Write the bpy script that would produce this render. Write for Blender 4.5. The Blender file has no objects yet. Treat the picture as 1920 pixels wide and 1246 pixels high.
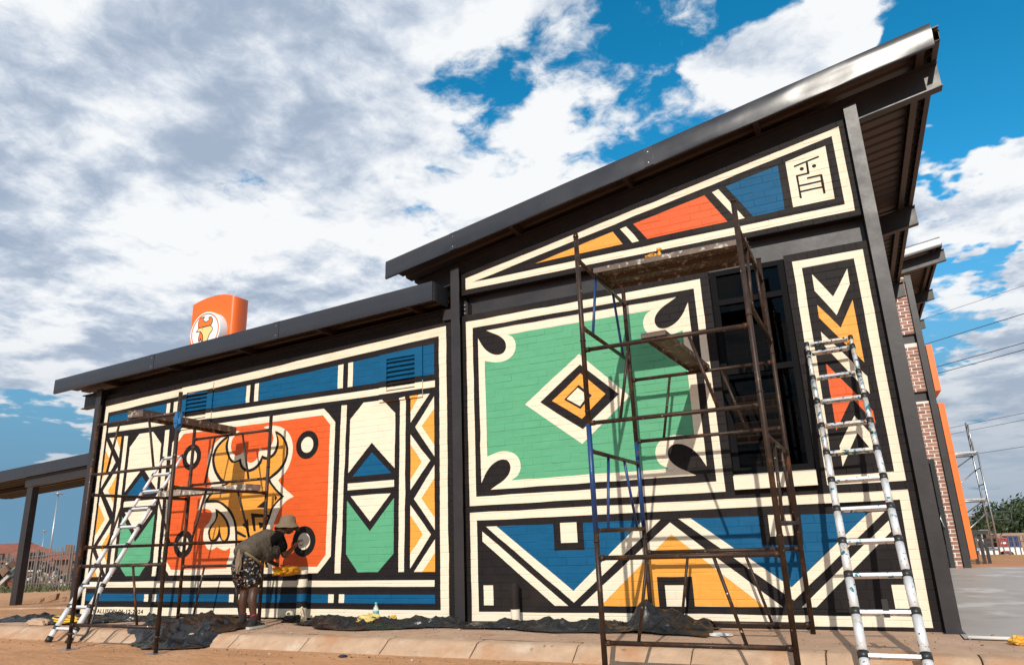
import bpy, bmesh, math, random
from mathutils import Vector, Matrix, noise
import numpy as np

random.seed(7)
RAD = math.radians
scene = bpy.context.scene
COL = scene.collection

# ------------------------------------------------------------------ camera
CAM = Vector((4.3609, -7.4093, 0.946))
F_PX, PITCH, YAW, ROLL = 1299.778, RAD(16.20742), RAD(-25.26297), RAD(-2.23754)
FW = Vector((math.sin(YAW)*math.cos(PITCH), math.cos(YAW)*math.cos(PITCH), math.sin(PITCH)))
_rt = Vector((math.cos(YAW), -math.sin(YAW), 0)); _up = _rt.cross(FW)
RT = _rt*math.cos(ROLL)+_up*math.sin(ROLL); UP = -_rt*math.sin(ROLL)+_up*math.cos(ROLL)
cd = bpy.data.cameras.new('camera'); cam = bpy.data.objects.new('camera', cd); COL.objects.link(cam)
cd.sensor_fit = 'HORIZONTAL'; cd.sensor_width = 36.0; cd.lens = F_PX/1920*36.0
cd.clip_start = 0.05; cd.clip_end = 20000
m = Matrix((RT, UP, -FW)).transposed().to_4x4(); m.translation = CAM
cam.matrix_world = m
scene.camera = cam

def ray(px, py):
    return FW + RT*((px-960)/F_PX) - UP*((py-623)/F_PX)
def at_y(px, py, Y):
    d = ray(px, py); return CAM + d*((Y-CAM.y)/d.y)
def at_z(px, py, Z):
    d = ray(px, py); return CAM + d*((Z-CAM.z)/d.z)

# ------------------------------------------------------------------ light
SUN_DIR = Vector((0.183, -1.0, 0.56)).normalized()      # towards the sun
sd = bpy.data.lights.new('sun', 'SUN'); sun = bpy.data.objects.new('sun', sd); COL.objects.link(sun)
sd.energy = 3.85; sd.angle = RAD(0.53); sd.color = (1.0, 0.93, 0.82)
sun.location = (6, -12, 14)
sun.rotation_euler = SUN_DIR.to_track_quat('Z', 'Y').to_euler()

vs = scene.view_settings
vs.view_transform = 'Standard'; vs.look = 'None'; vs.exposure = 0.0; vs.gamma = 1.0; vs.use_curve_mapping = False

world = bpy.data.worlds.new('World'); scene.world = world; world.use_nodes = True
SKY_S = 0.15
def build_world():
    nt = world.node_tree; N = nt.nodes; Lk = nt.links; N.clear()
    def nd(t, **k):
        n = N.new(t)
        for a, b in k.items(): setattr(n, a, b)
        return n
    def put(n, i, v):
        if hasattr(v, 'is_linked') or isinstance(v, bpy.types.NodeSocket): Lk.new(v, n.inputs[i])
        else: n.inputs[i].default_value = v
    def M(op, a, b=0.0, c=None, clamp=False):
        n = nd('ShaderNodeMath', operation=op, use_clamp=clamp); put(n, 0, a); put(n, 1, b)
        if c is not None: put(n, 2, c)
        return n.outputs[0]
    def VM(op, a, b=(0, 0, 0)):
        n = nd('ShaderNodeVectorMath', operation=op); put(n, 0, a); put(n, 1, b)
        return n.outputs['Value'] if op in ('DOT_PRODUCT', 'LENGTH') else n.outputs['Vector']
    def SM(v, lo, hi, a=0.0, b=1.0):
        n = nd('ShaderNodeMapRange', interpolation_type='SMOOTHSTEP')
        put(n, 'Value', v); put(n, 'From Min', lo); put(n, 'From Max', hi); put(n, 'To Min', a); put(n, 'To Max', b)
        return n.outputs[0]
    def MIX(f, a, b):
        n = nd('ShaderNodeMix', data_type='RGBA'); put(n, 0, f); put(n, 6, a); put(n, 7, b); return n.outputs[2]
    def NOISE(v, s, d, r, dist=0.0):
        n = nd('ShaderNodeTexNoise', noise_dimensions='2D'); put(n, 'Vector', v); put(n, 'Scale', s); put(n, 'Detail', d); put(n, 'Roughness', r); put(n, 'Distortion', dist)
        return n.outputs[0]
    sky = nd('ShaderNodeTexSky', sky_type='NISHITA', sun_disc=False)
    sky.sun_elevation = math.asin(SUN_DIR.z); sky.sun_rotation = math.atan2(SUN_DIR.x, SUN_DIR.y)
    sky.air_density = 1.0; sky.dust_density = 0.6; sky.ozone_density = 3.0; sky.altitude = 1400
    hs = nd('ShaderNodeHueSaturation'); put(hs, 'Saturation', 1.35); put(hs, 'Value', 1.22); put(hs, 'Hue', 0.478); Lk.new(sky.outputs[0], hs.inputs['Color'])
    bg = nd('ShaderNodeBackground'); put(bg, 'Strength', SKY_S)
    tc = nd('ShaderNodeTexCoord'); d = tc.outputs['Generated']
    sep = nd('ShaderNodeSeparateXYZ'); Lk.new(d, sep.inputs[0]); z = sep.outputs[2]
    zz = M('ADD', M('MAXIMUM', z, 0.0), 0.16)
    cmb = nd('ShaderNodeCombineXYZ'); put(cmb, 0, M('ADD', M('DIVIDE', sep.outputs[0], zz), 7.3)); put(cmb, 1, M('ADD', M('DIVIDE', sep.outputs[1], zz), 2.9)); put(cmb, 2, 0.0)
    p = cmb.outputs[0]
    # warp the domain a little for billows
    wv = nd('ShaderNodeTexNoise', noise_dimensions='2D'); put(wv, 'Vector', p); put(wv, 'Scale', 3.2); put(wv, 'Detail', 4.0); put(wv, 'Roughness', 0.6)
    warp = VM('SCALE', VM('SUBTRACT', wv.outputs['Color'], (0.5, 0.5, 0.5))); warp.node.inputs['Scale'].default_value = 0.10
    pw = VM('ADD', p, warp)
    def VOR(v, s, det):
        n = nd('ShaderNodeTexVoronoi', voronoi_dimensions='2D', feature='SMOOTH_F1', normalize=True); put(n, 'Vector', v); put(n, 'Scale', s); put(n, 'Detail', det); put(n, 'Roughness', 0.55); put(n, 'Lacunarity', 2.2); put(n, 'Smoothness', 0.35)
        return n.outputs['Distance']
    def dens(v):
        a = NOISE(v, 1.9, 2.0, 0.5)
        b = NOISE(v, 5.0, 6.0, 0.64)
        return M('ADD', M('MULTIPLY', a, 0.42), M('MULTIPLY', b, 0.34))
    n0 = dens(pw); puff = M('MULTIPLY', M('SUBTRACT', 0.80, VOR(pw, 4.2, 2.0)), 0.26)
    n1 = M('ADD', n0, puff)
    n2 = dens(VM('ADD', pw, (0.02, -0.085, 0.03)))
    # where the cloud field is thick and where it breaks: broad lobes by direction
    wv2 = VM('SCALE', VM('SUBTRACT', wv.outputs['Color'], (0.5, 0.5, 0.5))); wv2.node.inputs['Scale'].default_value = 0.22
    dw = VM('NORMALIZE', VM('ADD', d, wv2))
    def lobe(c, width, amp):
        v = Vector(c).normalized()
        dt = VM('DOT_PRODUCT', dw, tuple(v))
        return M('MULTIPLY', SM(dt, math.cos(RAD(width*1.15)), 1.0), amp*1.15)
    lobes = [((-0.09, 0.79, 0.61), 6, -0.035), ((0.07, 0.79, 0.61), 7, -0.075), ((-0.045, 0.82, 0.57), 4.5, 0.10), ((0.03, 0.81, 0.585), 4, 0.06), ((0.24, 0.82, 0.52), 9, -0.17), ((0.33, 0.80, 0.50), 12, -0.13), ((0.195, 0.873, 0.455), 5, -0.15),
             ((-0.37, 0.715, 0.595), 5, -0.05), ((-0.44, 0.66, 0.61), 5, 0.02), ((-0.51, 0.765, 0.395), 5, -0.09), ((0.155, 0.957, 0.25), 4, -0.15), ((-0.19, 0.83, 0.52), 5, -0.05), ((-0.12, 0.81, 0.575), 7, 0.06),
             ((-0.88, 0.47, 0.02), 13, -0.24), ((-0.60, 0.79, 0.10), 12, -0.06),
             ((0.24, 0.90, 0.36), 7, 0.14), ((0.30, 0.865, 0.42), 6, 0.12), ((-0.72, 0.53, 0.45), 30, 0.10), ((-0.27, 0.77, 0.57), 5, 0.06), ((0.015, 0.845, 0.53), 5, 0.13), ((0.09, 0.80, 0.59), 4, 0.06), ((0.2, 0.97, 0.14), 12, 0.09), ((-0.80, 0.53, 0.26), 14, 0.08), ((-0.62, 0.70, 0.32), 10, 0.06)]
    cov = 0.02
    for c, w, a in lobes:
        cov = M('ADD', lobe(c, w, a), cov)
    dn = M('ADD', n1, cov)
    mask = SM(dn, 0.465, 0.545)
    thick = SM(dn, 0.50, 0.80)
    # light: brighter where the side towards the sun is thinner
    light = M('ADD', M('MULTIPLY', M('SUBTRACT', n0, n2), 6.5), M('MULTIPLY', M('SUBTRACT', puff, 0.13), 3.4))
    big = NOISE(p, 2.1, 4.0, 0.55)
    light = M('ADD', light, M('MULTIPLY', M('SUBTRACT', big, 0.5), 2.6))
    light = M('SUBTRACT', M('ADD', light, 0.70), M('MULTIPLY', thick, 0.42))
    lit = SM(light, -0.35, 1.10)
    ramp = nd('ShaderNodeValToRGB'); Lk.new(lit, ramp.inputs[0])
    e = ramp.color_ramp.elements
    e[0].position = 0.0; e[0].color = (0.40, 0.49, 0.63, 1)
    e[1].position = 0.92; e[1].color = (1.01, 1.03, 1.05, 1)
    e2 = ramp.color_ramp.elements.new(0.35); e2.color = (0.60, 0.68, 0.80, 1)
    e3 = ramp.color_ramp.elements.new(0.65); e3.color = (0.81, 0.865, 0.94, 1)
    # clouds low down are far away and take the colour of the air
    far = SM(z, -0.02, 0.30)
    cl = MIX(far, (0.42, 0.50, 0.60, 1), ramp.outputs[0])
    cl10 = nd('ShaderNodeVectorMath', operation='SCALE'); Lk.new(cl, cl10.inputs[0]); cl10.inputs['Scale'].default_value = 0.93/SKY_S
    # blue of the clear sky, greying towards the horizon
    hz = nd('ShaderNodeVectorMath', operation='SCALE'); put(hz, 0, (0.155, 0.315, 0.465)); hz.inputs['Scale'].default_value = 1.0/SKY_S
    clear = MIX(SM(z, 0.06, 0.42), hz.outputs[0], hs.outputs[0])
    out = MIX(mask, clear, cl10.outputs[0])
    Lk.new(out, bg.inputs['Color'])
    o = nd('ShaderNodeOutputWorld'); Lk.new(bg.outputs[0], o.inputs[0])
build_world()
try:
    world.cycles.sampling_method = 'MANUAL'; world.cycles.sample_map_resolution = 512
except Exception: pass
cy = scene.cycles
try:
    cy.max_bounces = 6; cy.diffuse_bounces = 2; cy.glossy_bounces = 2; cy.transmission_bounces = 4; cy.transparent_max_bounces = 8
except Exception: pass

# ------------------------------------------------------------------ materials
MATS = {}
def mat(name, col, rough=0.6, metal=0.0, var=0.12, vscale=3.0, bump=0.0, bscale=40.0, spots=None, spec=0.5, coat=0.0, rvar=0.0, streak=None, detail=6.0):
    """procedural paint/stone/metal: colour broken up by two noises, optional speckles and bump"""
    if name in MATS: return MATS[name]
    mt = bpy.data.materials.new(name); mt.use_nodes = True
    nt = mt.node_tree; N = nt.nodes; Lk = nt.links
    b = N['Principled BSDF']
    b.inputs['Roughness'].default_value = rough; b.inputs['Metallic'].default_value = metal
    b.inputs['Specular IOR Level'].default_value = spec
    if coat: b.inputs['Coat Weight'].default_value = coat; b.inputs['Coat Roughness'].default_value = 0.15
    g = N.new('ShaderNodeNewGeometry'); pos = g.outputs['Position']
    if streak:
        mp = N.new('ShaderNodeMapping'); mp.inputs['Scale'].default_value = streak; Lk.new(pos, mp.inputs[0]); vpos = mp.outputs[0]
    else: vpos = pos
    n = N.new('ShaderNodeTexNoise'); n.inputs['Scale'].default_value = vscale; n.inputs['Detail'].default_value = detail; n.inputs['Roughness'].default_value = 0.6; Lk.new(vpos, n.inputs['Vector'])
    mr = N.new('ShaderNodeMapRange'); Lk.new(n.outputs[0], mr.inputs[0]); mr.inputs[1].default_value = 0.28; mr.inputs[2].default_value = 0.72; mr.inputs[3].default_value = 1-var; mr.inputs[4].default_value = 1+var
    vm = N.new('ShaderNodeVectorMath'); vm.operation = 'SCALE'; vm.inputs[0].default_value = col[:3]; Lk.new(mr.outputs[0], vm.inputs['Scale'])
    c = vm.outputs[0]
    for sp in (spots or []):
        # (colour, scale, threshold, softness)
        s = N.new('ShaderNodeTexNoise'); s.inputs['Scale'].default_value = sp[1]; s.inputs['Detail'].default_value = 4.0; s.inputs['Roughness'].default_value = 0.55
        mp = N.new('ShaderNodeMapping'); mp.inputs['Location'].default_value = (sp[1]*1.7, 3.1, sp[2]*9); Lk.new(pos, mp.inputs[0]); Lk.new(mp.outputs[0], s.inputs['Vector'])
        r = N.new('ShaderNodeMapRange'); Lk.new(s.outputs[0], r.inputs[0]); r.inputs[1].default_value = sp[2]; r.inputs[2].default_value = sp[2]+sp[3]
        mx = N.new('ShaderNodeMix'); mx.data_type = 'RGBA'; Lk.new(r.outputs[0], mx.inputs[0]); Lk.new(c, mx.inputs[6]); mx.inputs[7].default_value = (*sp[0], 1)
        c = mx.outputs[2]
    Lk.new(c, b.inputs['Base Color'])
    if rvar:
        rr = N.new('ShaderNodeMapRange'); Lk.new(n.outputs[0], rr.inputs[0]); rr.inputs[1].default_value = 0.3; rr.inputs[2].default_value = 0.7; rr.inputs[3].default_value = max(0.02, rough-rvar); rr.inputs[4].default_value = min(1, rough+rvar); Lk.new(rr.outputs[0], b.inputs['Roughness'])
    if bump:
        bn = N.new('ShaderNodeTexNoise'); bn.inputs['Scale'].default_value = bscale; bn.inputs['Detail'].default_value = 5.0; Lk.new(pos, bn.inputs['Vector'])
        bp = N.new('ShaderNodeBump'); bp.inputs['Strength'].default_value = 1.0; bp.inputs['Distance'].default_value = bump; Lk.new(bn.outputs[0], bp.inputs['Height']); Lk.new(bp.outputs[0], b.inputs['Normal'])
    MATS[name] = mt
    return mt

# paints of the mural (index = colour number on the brickwork)
PAINT = [mat('paint_black', (0.0145, 0.0118, 0.0120), 0.6, var=0.16, vscale=9, bump=0.0022, bscale=60, spec=0.14, spots=[((0.032, 0.024, 0.020), 0.9, 0.55, 0.2), ((0.030, 0.024, 0.023), 2.3, 0.62, 0.2)]),
         mat('paint_cream', (0.765, 0.675, 0.525), 0.6, var=0.045, vscale=6, streak=(0.7, 1, 2.6), bump=0.0018, bscale=60, spec=0.3, spots=[((0.68, 0.55, 0.39), 1.7, 0.60, 0.25)]),
         mat('paint_blue', (0.0015, 0.084, 0.195), 0.6, var=0.13, vscale=6, streak=(0.7, 1, 2.6), bump=0.0018, bscale=60, spec=0.2),
         mat('paint_green', (0.095, 0.350, 0.190), 0.55, var=0.08, vscale=5, streak=(0.7, 1, 2.6), bump=0.0018, bscale=60, spec=0.3),
         mat('paint_yellow', (0.76, 0.335, 0.052), 0.55, var=0.07, vscale=6, streak=(0.7, 1, 2.6), bump=0.0018, bscale=60, spec=0.3),
         mat('paint_red', (0.66, 0.100, 0.018), 0.55, var=0.09, vscale=5, streak=(0.7, 1, 2.6), bump=0.0018, bscale=60, spec=0.3)]
K_, C_, B_, G_, Y_, R_ = range(6)
STEEL = mat('painted_steel', (0.027, 0.0235, 0.0255), 0.42, var=0.14, vscale=4, bump=0.0006, bscale=25, spots=[((0.06, 0.053, 0.052), 11, 0.68, 0.1)], rvar=0.08, spec=0.4)
FASCIA = mat('roof_flashing', (0.026, 0.026, 0.032), 0.28, var=0.10, vscale=2, bump=0.003, bscale=1.1, spec=0.5, rvar=0.05)
SOFFIT = mat('roof_sheet_underside', (0.050, 0.029, 0.022), 0.5, var=0.08, vscale=2)
PURLIN = mat('purlin_steel', (0.04, 0.024, 0.020), 0.5, var=0.1, vscale=3)
GALV = mat('galvanised_steel', (0.45, 0.46, 0.47), 0.38, metal=0.85, var=0.15, vscale=8)
RUST = mat('rusty_scaffold_tube', (0.040, 0.024, 0.017), 0.45, spec=0.3, metal=0.25, var=0.35, vscale=11, bump=0.001, bscale=70, spots=[((0.12, 0.05, 0.022), 7, 0.57, 0.14), ((0.55, 0.5, 0.43), 42, 0.685, 0.03)], rvar=0.12)
BLUETUBE = mat('blue_scaffold_tube', (0.010, 0.045, 0.155), 0.4, metal=0.1, var=0.25, vscale=12, spots=[((0.09, 0.05, 0.035), 13, 0.62, 0.08), ((0.5, 0.48, 0.45), 40, 0.72, 0.03)])
BOARD = mat('scaffold_board', (0.11, 0.075, 0.055), 0.55, metal=0.2, var=0.3, vscale=10, bump=0.001, bscale=60, spots=[((0.42, 0.38, 0.34), 16, 0.57, 0.08), ((0.03, 0.06, 0.15), 8, 0.66, 0.05)])
ALU = mat('ladder_aluminium', (0.78, 0.79, 0.80), 0.33, metal=0.35, var=0.06, vscale=10)
ALU_P = mat('ladder_aluminium_paint_spattered', (0.74, 0.75, 0.76), 0.35, metal=0.35, var=0.1, vscale=10, spots=[((0.02, 0.19, 0.22), 16, 0.62, 0.04), ((0.70, 0.60, 0.42), 21, 0.61, 0.04), ((0.03, 0.03, 0.03), 33, 0.64, 0.03), ((0.45, 0.13, 0.05), 24, 0.68, 0.03)])
ALU_H = mat('ladder_aluminium_thick_paint', (0.55, 0.56, 0.56), 0.42, metal=0.4, var=0.15, vscale=10, spots=[((0.02, 0.17, 0.20), 15, 0.54, 0.05), ((0.75, 0.66, 0.50), 19, 0.55, 0.05), ((0.03, 0.03, 0.03), 30, 0.58, 0.04), ((0.50, 0.14, 0.06), 26, 0.62, 0.04), ((0.02, 0.1, 0.3), 22, 0.64, 0.03)])
BLACKPL = mat('black_plastic', (0.02, 0.02, 0.021), 0.4, var=0.1)
SAND = None

class MB:
    def __init__(s): s.v = []; s.f = []; s.m = []; s.sm = []
    def add(s, vs, fs, mi=0, smooth=False):
        o = len(s.v); s.v += [tuple(x) for x in vs]
        for f in fs: s.f.append(tuple(i+o for i in f)); s.m.append(mi); s.sm.append(smooth)
        return s
    def box(s, x0, x1, y0, y1, z0, z1, mi=0):
        v = [(x, y, z) for z in (z0, z1) for y in (y0, y1) for x in (x0, x1)]
        return s.add(v, [(0, 2, 3, 1), (4, 5, 7, 6), (0, 1, 5, 4), (2, 6, 7, 3), (0, 4, 6, 2), (1, 3, 7, 5)], mi)
    def hexa(s, lo, hi, mi=0):
        """lo, hi: four points each, counter-clockwise from above"""
        return s.add(list(lo)+list(hi), [(3, 2, 1, 0), (4, 5, 6, 7)]+[(i, (i+1) % 4, 4+(i+1) % 4, 4+i) for i in range(4)], mi)
    def obox(s, c, ax, ay, az, mi=0):
        """box from centre and three half-axis vectors"""
        c = Vector(c); ax = Vector(ax); ay = Vector(ay); az = Vector(az)
        lo = [c-ax-ay-az, c+ax-ay-az, c+ax+ay-az, c-ax+ay-az]; hi = [p+az*2 for p in lo]
        return s.hexa(lo, hi, mi)
    def tube(s, a, b, r, n=10, mi=0, r2=None, caps=True):
        a = Vector(a); b = Vector(b); d = (b-a)
        if d.length < 1e-6: return s
        d.normalize(); u = d.orthogonal().normalized(); w = d.cross(u); r2 = r if r2 is None else r2
        vs = [a+(u*math.cos(t)+w*math.sin(t))*r for t in [2*math.pi*i/n for i in range(n)]]+[b+(u*math.cos(t)+w*math.sin(t))*r2 for t in [2*math.pi*i/n for i in range(n)]]
        s.add(vs, [(i, (i+1) % n, n+(i+1) % n, n+i) for i in range(n)], mi, True)
        if caps: s.add(vs, [tuple(range(n-1, -1, -1)), tuple(range(n, 2*n))], mi)
        return s
    def path(s, pts, r, n=8, mi=0):
        pts = [Vector(p) for p in pts]; vs = []; prev = None
        rs = r if isinstance(r, (list, tuple)) else [r]*len(pts)
        for i, p in enumerate(pts):
            d = (pts[min(i+1, len(pts)-1)]-pts[max(i-1, 0)]).normalized()
            u = d.orthogonal().normalized() if prev is None else (prev-d*prev.dot(d)).normalized()
            prev = u; w = d.cross(u)
            vs += [p+(u*math.cos(t)+w*math.sin(t))*rs[i] for t in [2*math.pi*k/n for k in range(n)]]
        fs = [(i*n+k, i*n+(k+1) % n, (i+1)*n+(k+1) % n, (i+1)*n+k) for i in range(len(pts)-1) for k in range(n)]
        s.add(vs, fs, mi, True)
        s.add(vs, [tuple(range(n-1, -1, -1)), tuple(range((len(pts)-1)*n, len(pts)*n))], mi)
        return s
    def lathe(s, prof, c=(0, 0, 0), n=20, mi=0, axis='Z'):
        vs = []
        for r, h in prof:
            for k in range(n):
                t = 2*math.pi*k/n; x, y = r*math.cos(t), r*math.sin(t)
                p = (x, y, h) if axis == 'Z' else ((x, h, y) if axis == 'Y' else (h, x, y))
                vs.append((p[0]+c[0], p[1]+c[1], p[2]+c[2]))
        fs = [(i*n+k, i*n+(k+1) % n, (i+1)*n+(k+1) % n, (i+1)*n+k) for i in range(len(prof)-1) for k in range(n)]
        s.add(vs, fs, mi, True)
        s.add(vs, [tuple(range(n-1, -1, -1)), tuple(range((len(prof)-1)*n, len(prof)*n))], mi)
        return s
    def prism_xz(s, poly, y0, y1, mi=0):
        """polygon in x,z (any winding) given thickness from y0 (front) to y1"""
        n = len(poly); vs = [(x, y0, z) for x, z in poly]+[(x, y1, z) for x, z in poly]
        s.add(vs, [tuple(range(n)), tuple(range(2*n-1, n-1, -1))], mi)
        return s.add(vs, [(i, n+i, n+(i+1) % n, (i+1) % n) for i in range(n)], mi)
    def build(s, name, mats, parent=None, loc=None, angle=None, fix=True):
        me = bpy.data.meshes.new(name); o = Vector(loc) if loc is not None else (parent_base(parent) if parent else Vector((0, 0, 0)))
        me.from_pydata([(x-o.x, y-o.y, z-o.z) for x, y, z in s.v], [], s.f)
        for mt in (mats if isinstance(mats, (list, tuple)) else [mats]): me.materials.append(mt)
        me.polygons.foreach_set('material_index', s.m); me.polygons.foreach_set('use_smooth', s.sm)
        if fix:
            bm = bmesh.new(); bm.from_mesh(me); bmesh.ops.remove_doubles(bm, verts=bm.verts, dist=1e-5); bmesh.ops.recalc_face_normals(bm, faces=bm.faces); bm.to_mesh(me); bm.free()
        me.update()
        if angle: me.set_sharp_from_angle(angle=RAD(angle))
        ob = bpy.data.objects.new(name, me); COL.objects.link(ob)
        if parent:
            ob.parent = parent; ob.location = o-parent_base(parent) if loc is not None else (0, 0, 0)
        else: ob.location = o
        return ob

def parent_base(p):
    b = Vector((0, 0, 0))
    while p is not None: b += p.location; p = p.parent
    return b
def tag(o, label, cat, group=None, kind=None):
    if label: o['label'] = label
    if cat: o['category'] = cat
    if group: o['group'] = group
    if kind: o['kind'] = kind
    return o
def thing(name, label, cat, loc=(0, 0, 0), group=None):
    o = bpy.data.objects.new(name, None); o.empty_display_size = 0.2; o.location = loc; COL.objects.link(o)
    return tag(o, label, cat, group)
def struct(o):
    o['kind'] = 'structure'; return o
def grid(fn, nu, nv, name, mats, parent=None, smooth=True, loc=None):
    b = MB(); vs = [fn(i/nu, j/nv) for j in range(nv+1) for i in range(nu+1)]
    b.add(vs, [(j*(nu+1)+i, j*(nu+1)+i+1, (j+1)*(nu+1)+i+1, (j+1)*(nu+1)+i) for j in range(nv) for i in range(nu)], 0, smooth)
    return b.build(name, mats, parent, loc=loc, fix=False)
def fbm(x, y, z=0.0, o=4):
    return noise.fractal(Vector((x, y, z)), 0.9, 2.1, o)

# ------------------------------------------------------------------ setting: ground, kerb, apron
def sstep(a, b, t):
    t = max(0.0, min(1.0, (t-a)/(b-a))); return t*t*(3-2*t)
def ground_z(x, y):
    z = -0.12 + 0.085*sstep(-1.38, -1.14, y)
    z -= 0.020*max(0.0, -x-9.0) if x > -60 else 1.02
    yy = max(0.0, y-19.0)
    z -= 0.06*min(yy, 160) + 0.004*max(0.0, min(yy, 3000)-160)
    z -= 0.013*max(0.0, min(y, 19.0)-1.0)
    d = math.hypot(x, y)
    z += 0.03*fbm(x*0.35, y*0.35, 2.0)*sstep(6, 30, d) + 0.012*fbm(x*1.3, y*1.3, 5.0)*sstep(0.1, 1.2, abs(y+1.3))
    if y > 14: z += 0.25*sstep(14, 18, y)*(1-sstep(19, 24, y))*(0.6+0.6*fbm(x*0.4, y*0.4, 8))*0.4
    if -7.4 < x < 11 and -1.2 < y < 12: z = min(z, -0.20) if x < 5.2 else z-0.05
    return z
def axis(fine_lo, fine_hi, step, far, growth=1.16):
    a = [fine_lo+step*i for i in range(int((fine_hi-fine_lo)/step)+1)]
    s = step; lo = a[0]; hi = a[-1]; left = []; right = []
    while hi < far: s *= growth; hi += s; right.append(hi)
    s = step
    while lo > -far: s *= growth; lo -= s; left.append(lo)
    return left[::-1]+a+right
gx = axis(-9, 9, 0.30, 9000); gy = axis(-6.0, 13.0, 0.30, 9000)
gy = sorted(set([round(v, 4) for v in gy]+[-1.39, -1.13]))
b = MB(); nx = len(gx)
b.add([(x, y, ground_z(x, y)) for y in gy for x in gx], [(j*nx+i, j*nx+i+1, (j+1)*nx+i+1, (j+1)*nx+i) for j in range(len(gy)-1) for i in range(nx-1)], 0, True)
SAND = mat('red_sand', (0.50, 0.262, 0.132), 0.9, var=0.20, vscale=2.2, streak=(0.45, 1.6, 1), bump=0.022, bscale=13, spec=0.15, spots=[((0.57, 0.34, 0.20), 0.9, 0.52, 0.3), ((0.30, 0.14, 0.07), 18, 0.66, 0.1), ((0.30, 0.30, 0.20), 0.02, 0.55, 0.15)], detail=9)
struct(b.build('ground', SAND, fix=False))

CONC = mat('kerb_concrete', (0.47, 0.32, 0.215), 0.85, var=0.16, vscale=7, bump=0.006, bscale=40, spec=.2, spots=[((0.42, 0.215, 0.11), 2.2, 0.49, 0.2), ((0.58, 0.47, 0.37), 3.1, 0.60, 0.15), ((0.22, 0.13, 0.08), 9, 0.66, 0.1)])
APRON = mat('sandy_apron', (0.47, 0.30, 0.20), 0.85, var=0.14, vscale=4, bump=0.004, bscale=45, spots=[((0.54, 0.385, 0.28), 3.0, 0.55, 0.2), ((0.36, 0.18, 0.095), 2.0, 0.60, 0.2)])
SLAB = mat('smooth_grey_screed', (0.43, 0.385, 0.345), 0.5, var=0.16, vscale=1.5, bump=0.002, bscale=14, spots=[((0.62, 0.58, 0.54), 1.1, 0.54, 0.10), ((0.34, 0.27, 0.22), 2.2, 0.56, 0.2), ((0.50, 0.30, 0.18), 0.8, 0.60, 0.2)], rvar=0.15)
def apron_fn(u, v):
    x = -7.6+12.56*u; y = -1.12+1.16*v
    return (x, y, 0.004*fbm(x*2, y*2)-0.001 - 0.02*(1-sstep(-7.6, -7.2, x)))
struct(grid(apron_fn, 80, 12, 'apron', APRON))
struct(grid(lambda u, v: (4.955+6.2*u, -1.12+0.72*v, 0.004*fbm(u*12, v*2, 4)-0.002), 30, 6, 'apron', APRON))
struct(grid(lambda u, v: (4.97+6.5*u, -0.40+12.1*v, 0.006-0.15*v+0.004*fbm(u*5, v*9, 3)), 20, 40, 'paving_slab', SLAB))
# kerb: one stone after another, open joints between
kerb = bpy.data.objects.new('kerb', None); COL.objects.link(kerb); kerb['kind'] = 'structure'
prof = [(-1.09, -0.30), (-1.09, 0.0), (-1.225, -0.001), (-1.265, -0.010), (-1.292, -0.032), (-1.415, -0.118), (-1.43, -0.135), (-1.43, -0.30)]
for i in range(-10, 5):
    x0 = 0.97+i+0.006; x1 = 0.97+i+1-0.006; b = MB(); n = len(prof)
    dy = random.uniform(-.006, .006); dz = random.uniform(-.004, .003)
    xs = [x0, x0+.012]+[x0+.012+(x1-x0-.024)*k/16 for k in range(1, 16)]+[x1-.012, x1]
    vs = []
    for k, x in enumerate(xs):
        e = 0.006 if k in (0, len(xs)-1) else 0
        for j, (y, z) in enumerate(prof):
            w = 0.007*fbm(x*3, y*5, z*4+i)+0.004*fbm(x*13, y*16, z*13+i)
            vs.append((x, y+dy+e*(1 if 2 <= j <= 6 else 0)+w, z+dz-(e if 1 <= j <= 4 else 0)+w*0.5))
    b.add(vs, [(k*n+j, k*n+j+1, (k+1)*n+j+1, (k+1)*n+j) for k in range(len(xs)-1) for j in range(n-1)], 0, True)
    b.add(vs, [tuple(range(n)), tuple(range((len(xs)-1)*n, len(xs)*n))])
    b.build('kerb_stone', CONC, kerb, loc=(x0, -1.26, 0), angle=50)

# ------------------------------------------------------------------ the mural: shapes in wall coordinates (x, z)
def cr(pts, n=4, closed=False, corners=()):
    P = [np.array(p, float) for p in pts]
    if closed: P = P+[P[0]]
    res = []; N = len(P)
    for i in range(N-1):
        p1, p2 = P[i], P[i+1]
        if closed and 0 not in corners:
            p0 = P[i-1] if i > 0 else P[-2]; p3 = P[i+2] if i+2 < N else P[1]
            if i in corners: p0 = 2*p1-p2
            if i+1 in corners: p3 = 2*p2-p1
        else:
            p0 = P[i-1] if i > 0 and i not in corners else 2*p1-p2
            p3 = P[i+2] if i+2 < N and (i+1) not in corners else 2*p2-p1
        for k in range(n):
            t = k/n; res.append(tuple(.5*((2*p1)+(p2-p0)*t+(2*p0-5*p1+4*p2-p3)*t*t+(-p0+3*p1-3*p2+p3)*t**3)))
    if not closed: res.append(tuple(P[-1]))
    return [(float(a), float(c)) for a, c in res]
MURAL = []
_wr = random.Random(21)
def shape(c, pts):
    out = []; n = len(pts)
    for i in range(n):
        (xa, za), (xb, zb) = pts[i], pts[(i+1) % n]; L = math.hypot(xb-xa, zb-za); out.append((float(xa), float(za)))
        if L > 0.22:
            k = min(14, max(2, int(L/0.22))); ux, uz = -(zb-za)/L, (xb-xa)/L
            for j in range(1, k):
                t = (j+_wr.uniform(-.3, .3))/k; w = _wr.gauss(0, 0.0021); out.append((xa+(xb-xa)*t+ux*w, za+(zb-za)*t+uz*w))
    MURAL.append((c, out))
def rect(c, x0, x1, z0, z1): shape(c, [(x0, z0), (x1, z0), (x1, z1), (x0, z1)])
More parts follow.
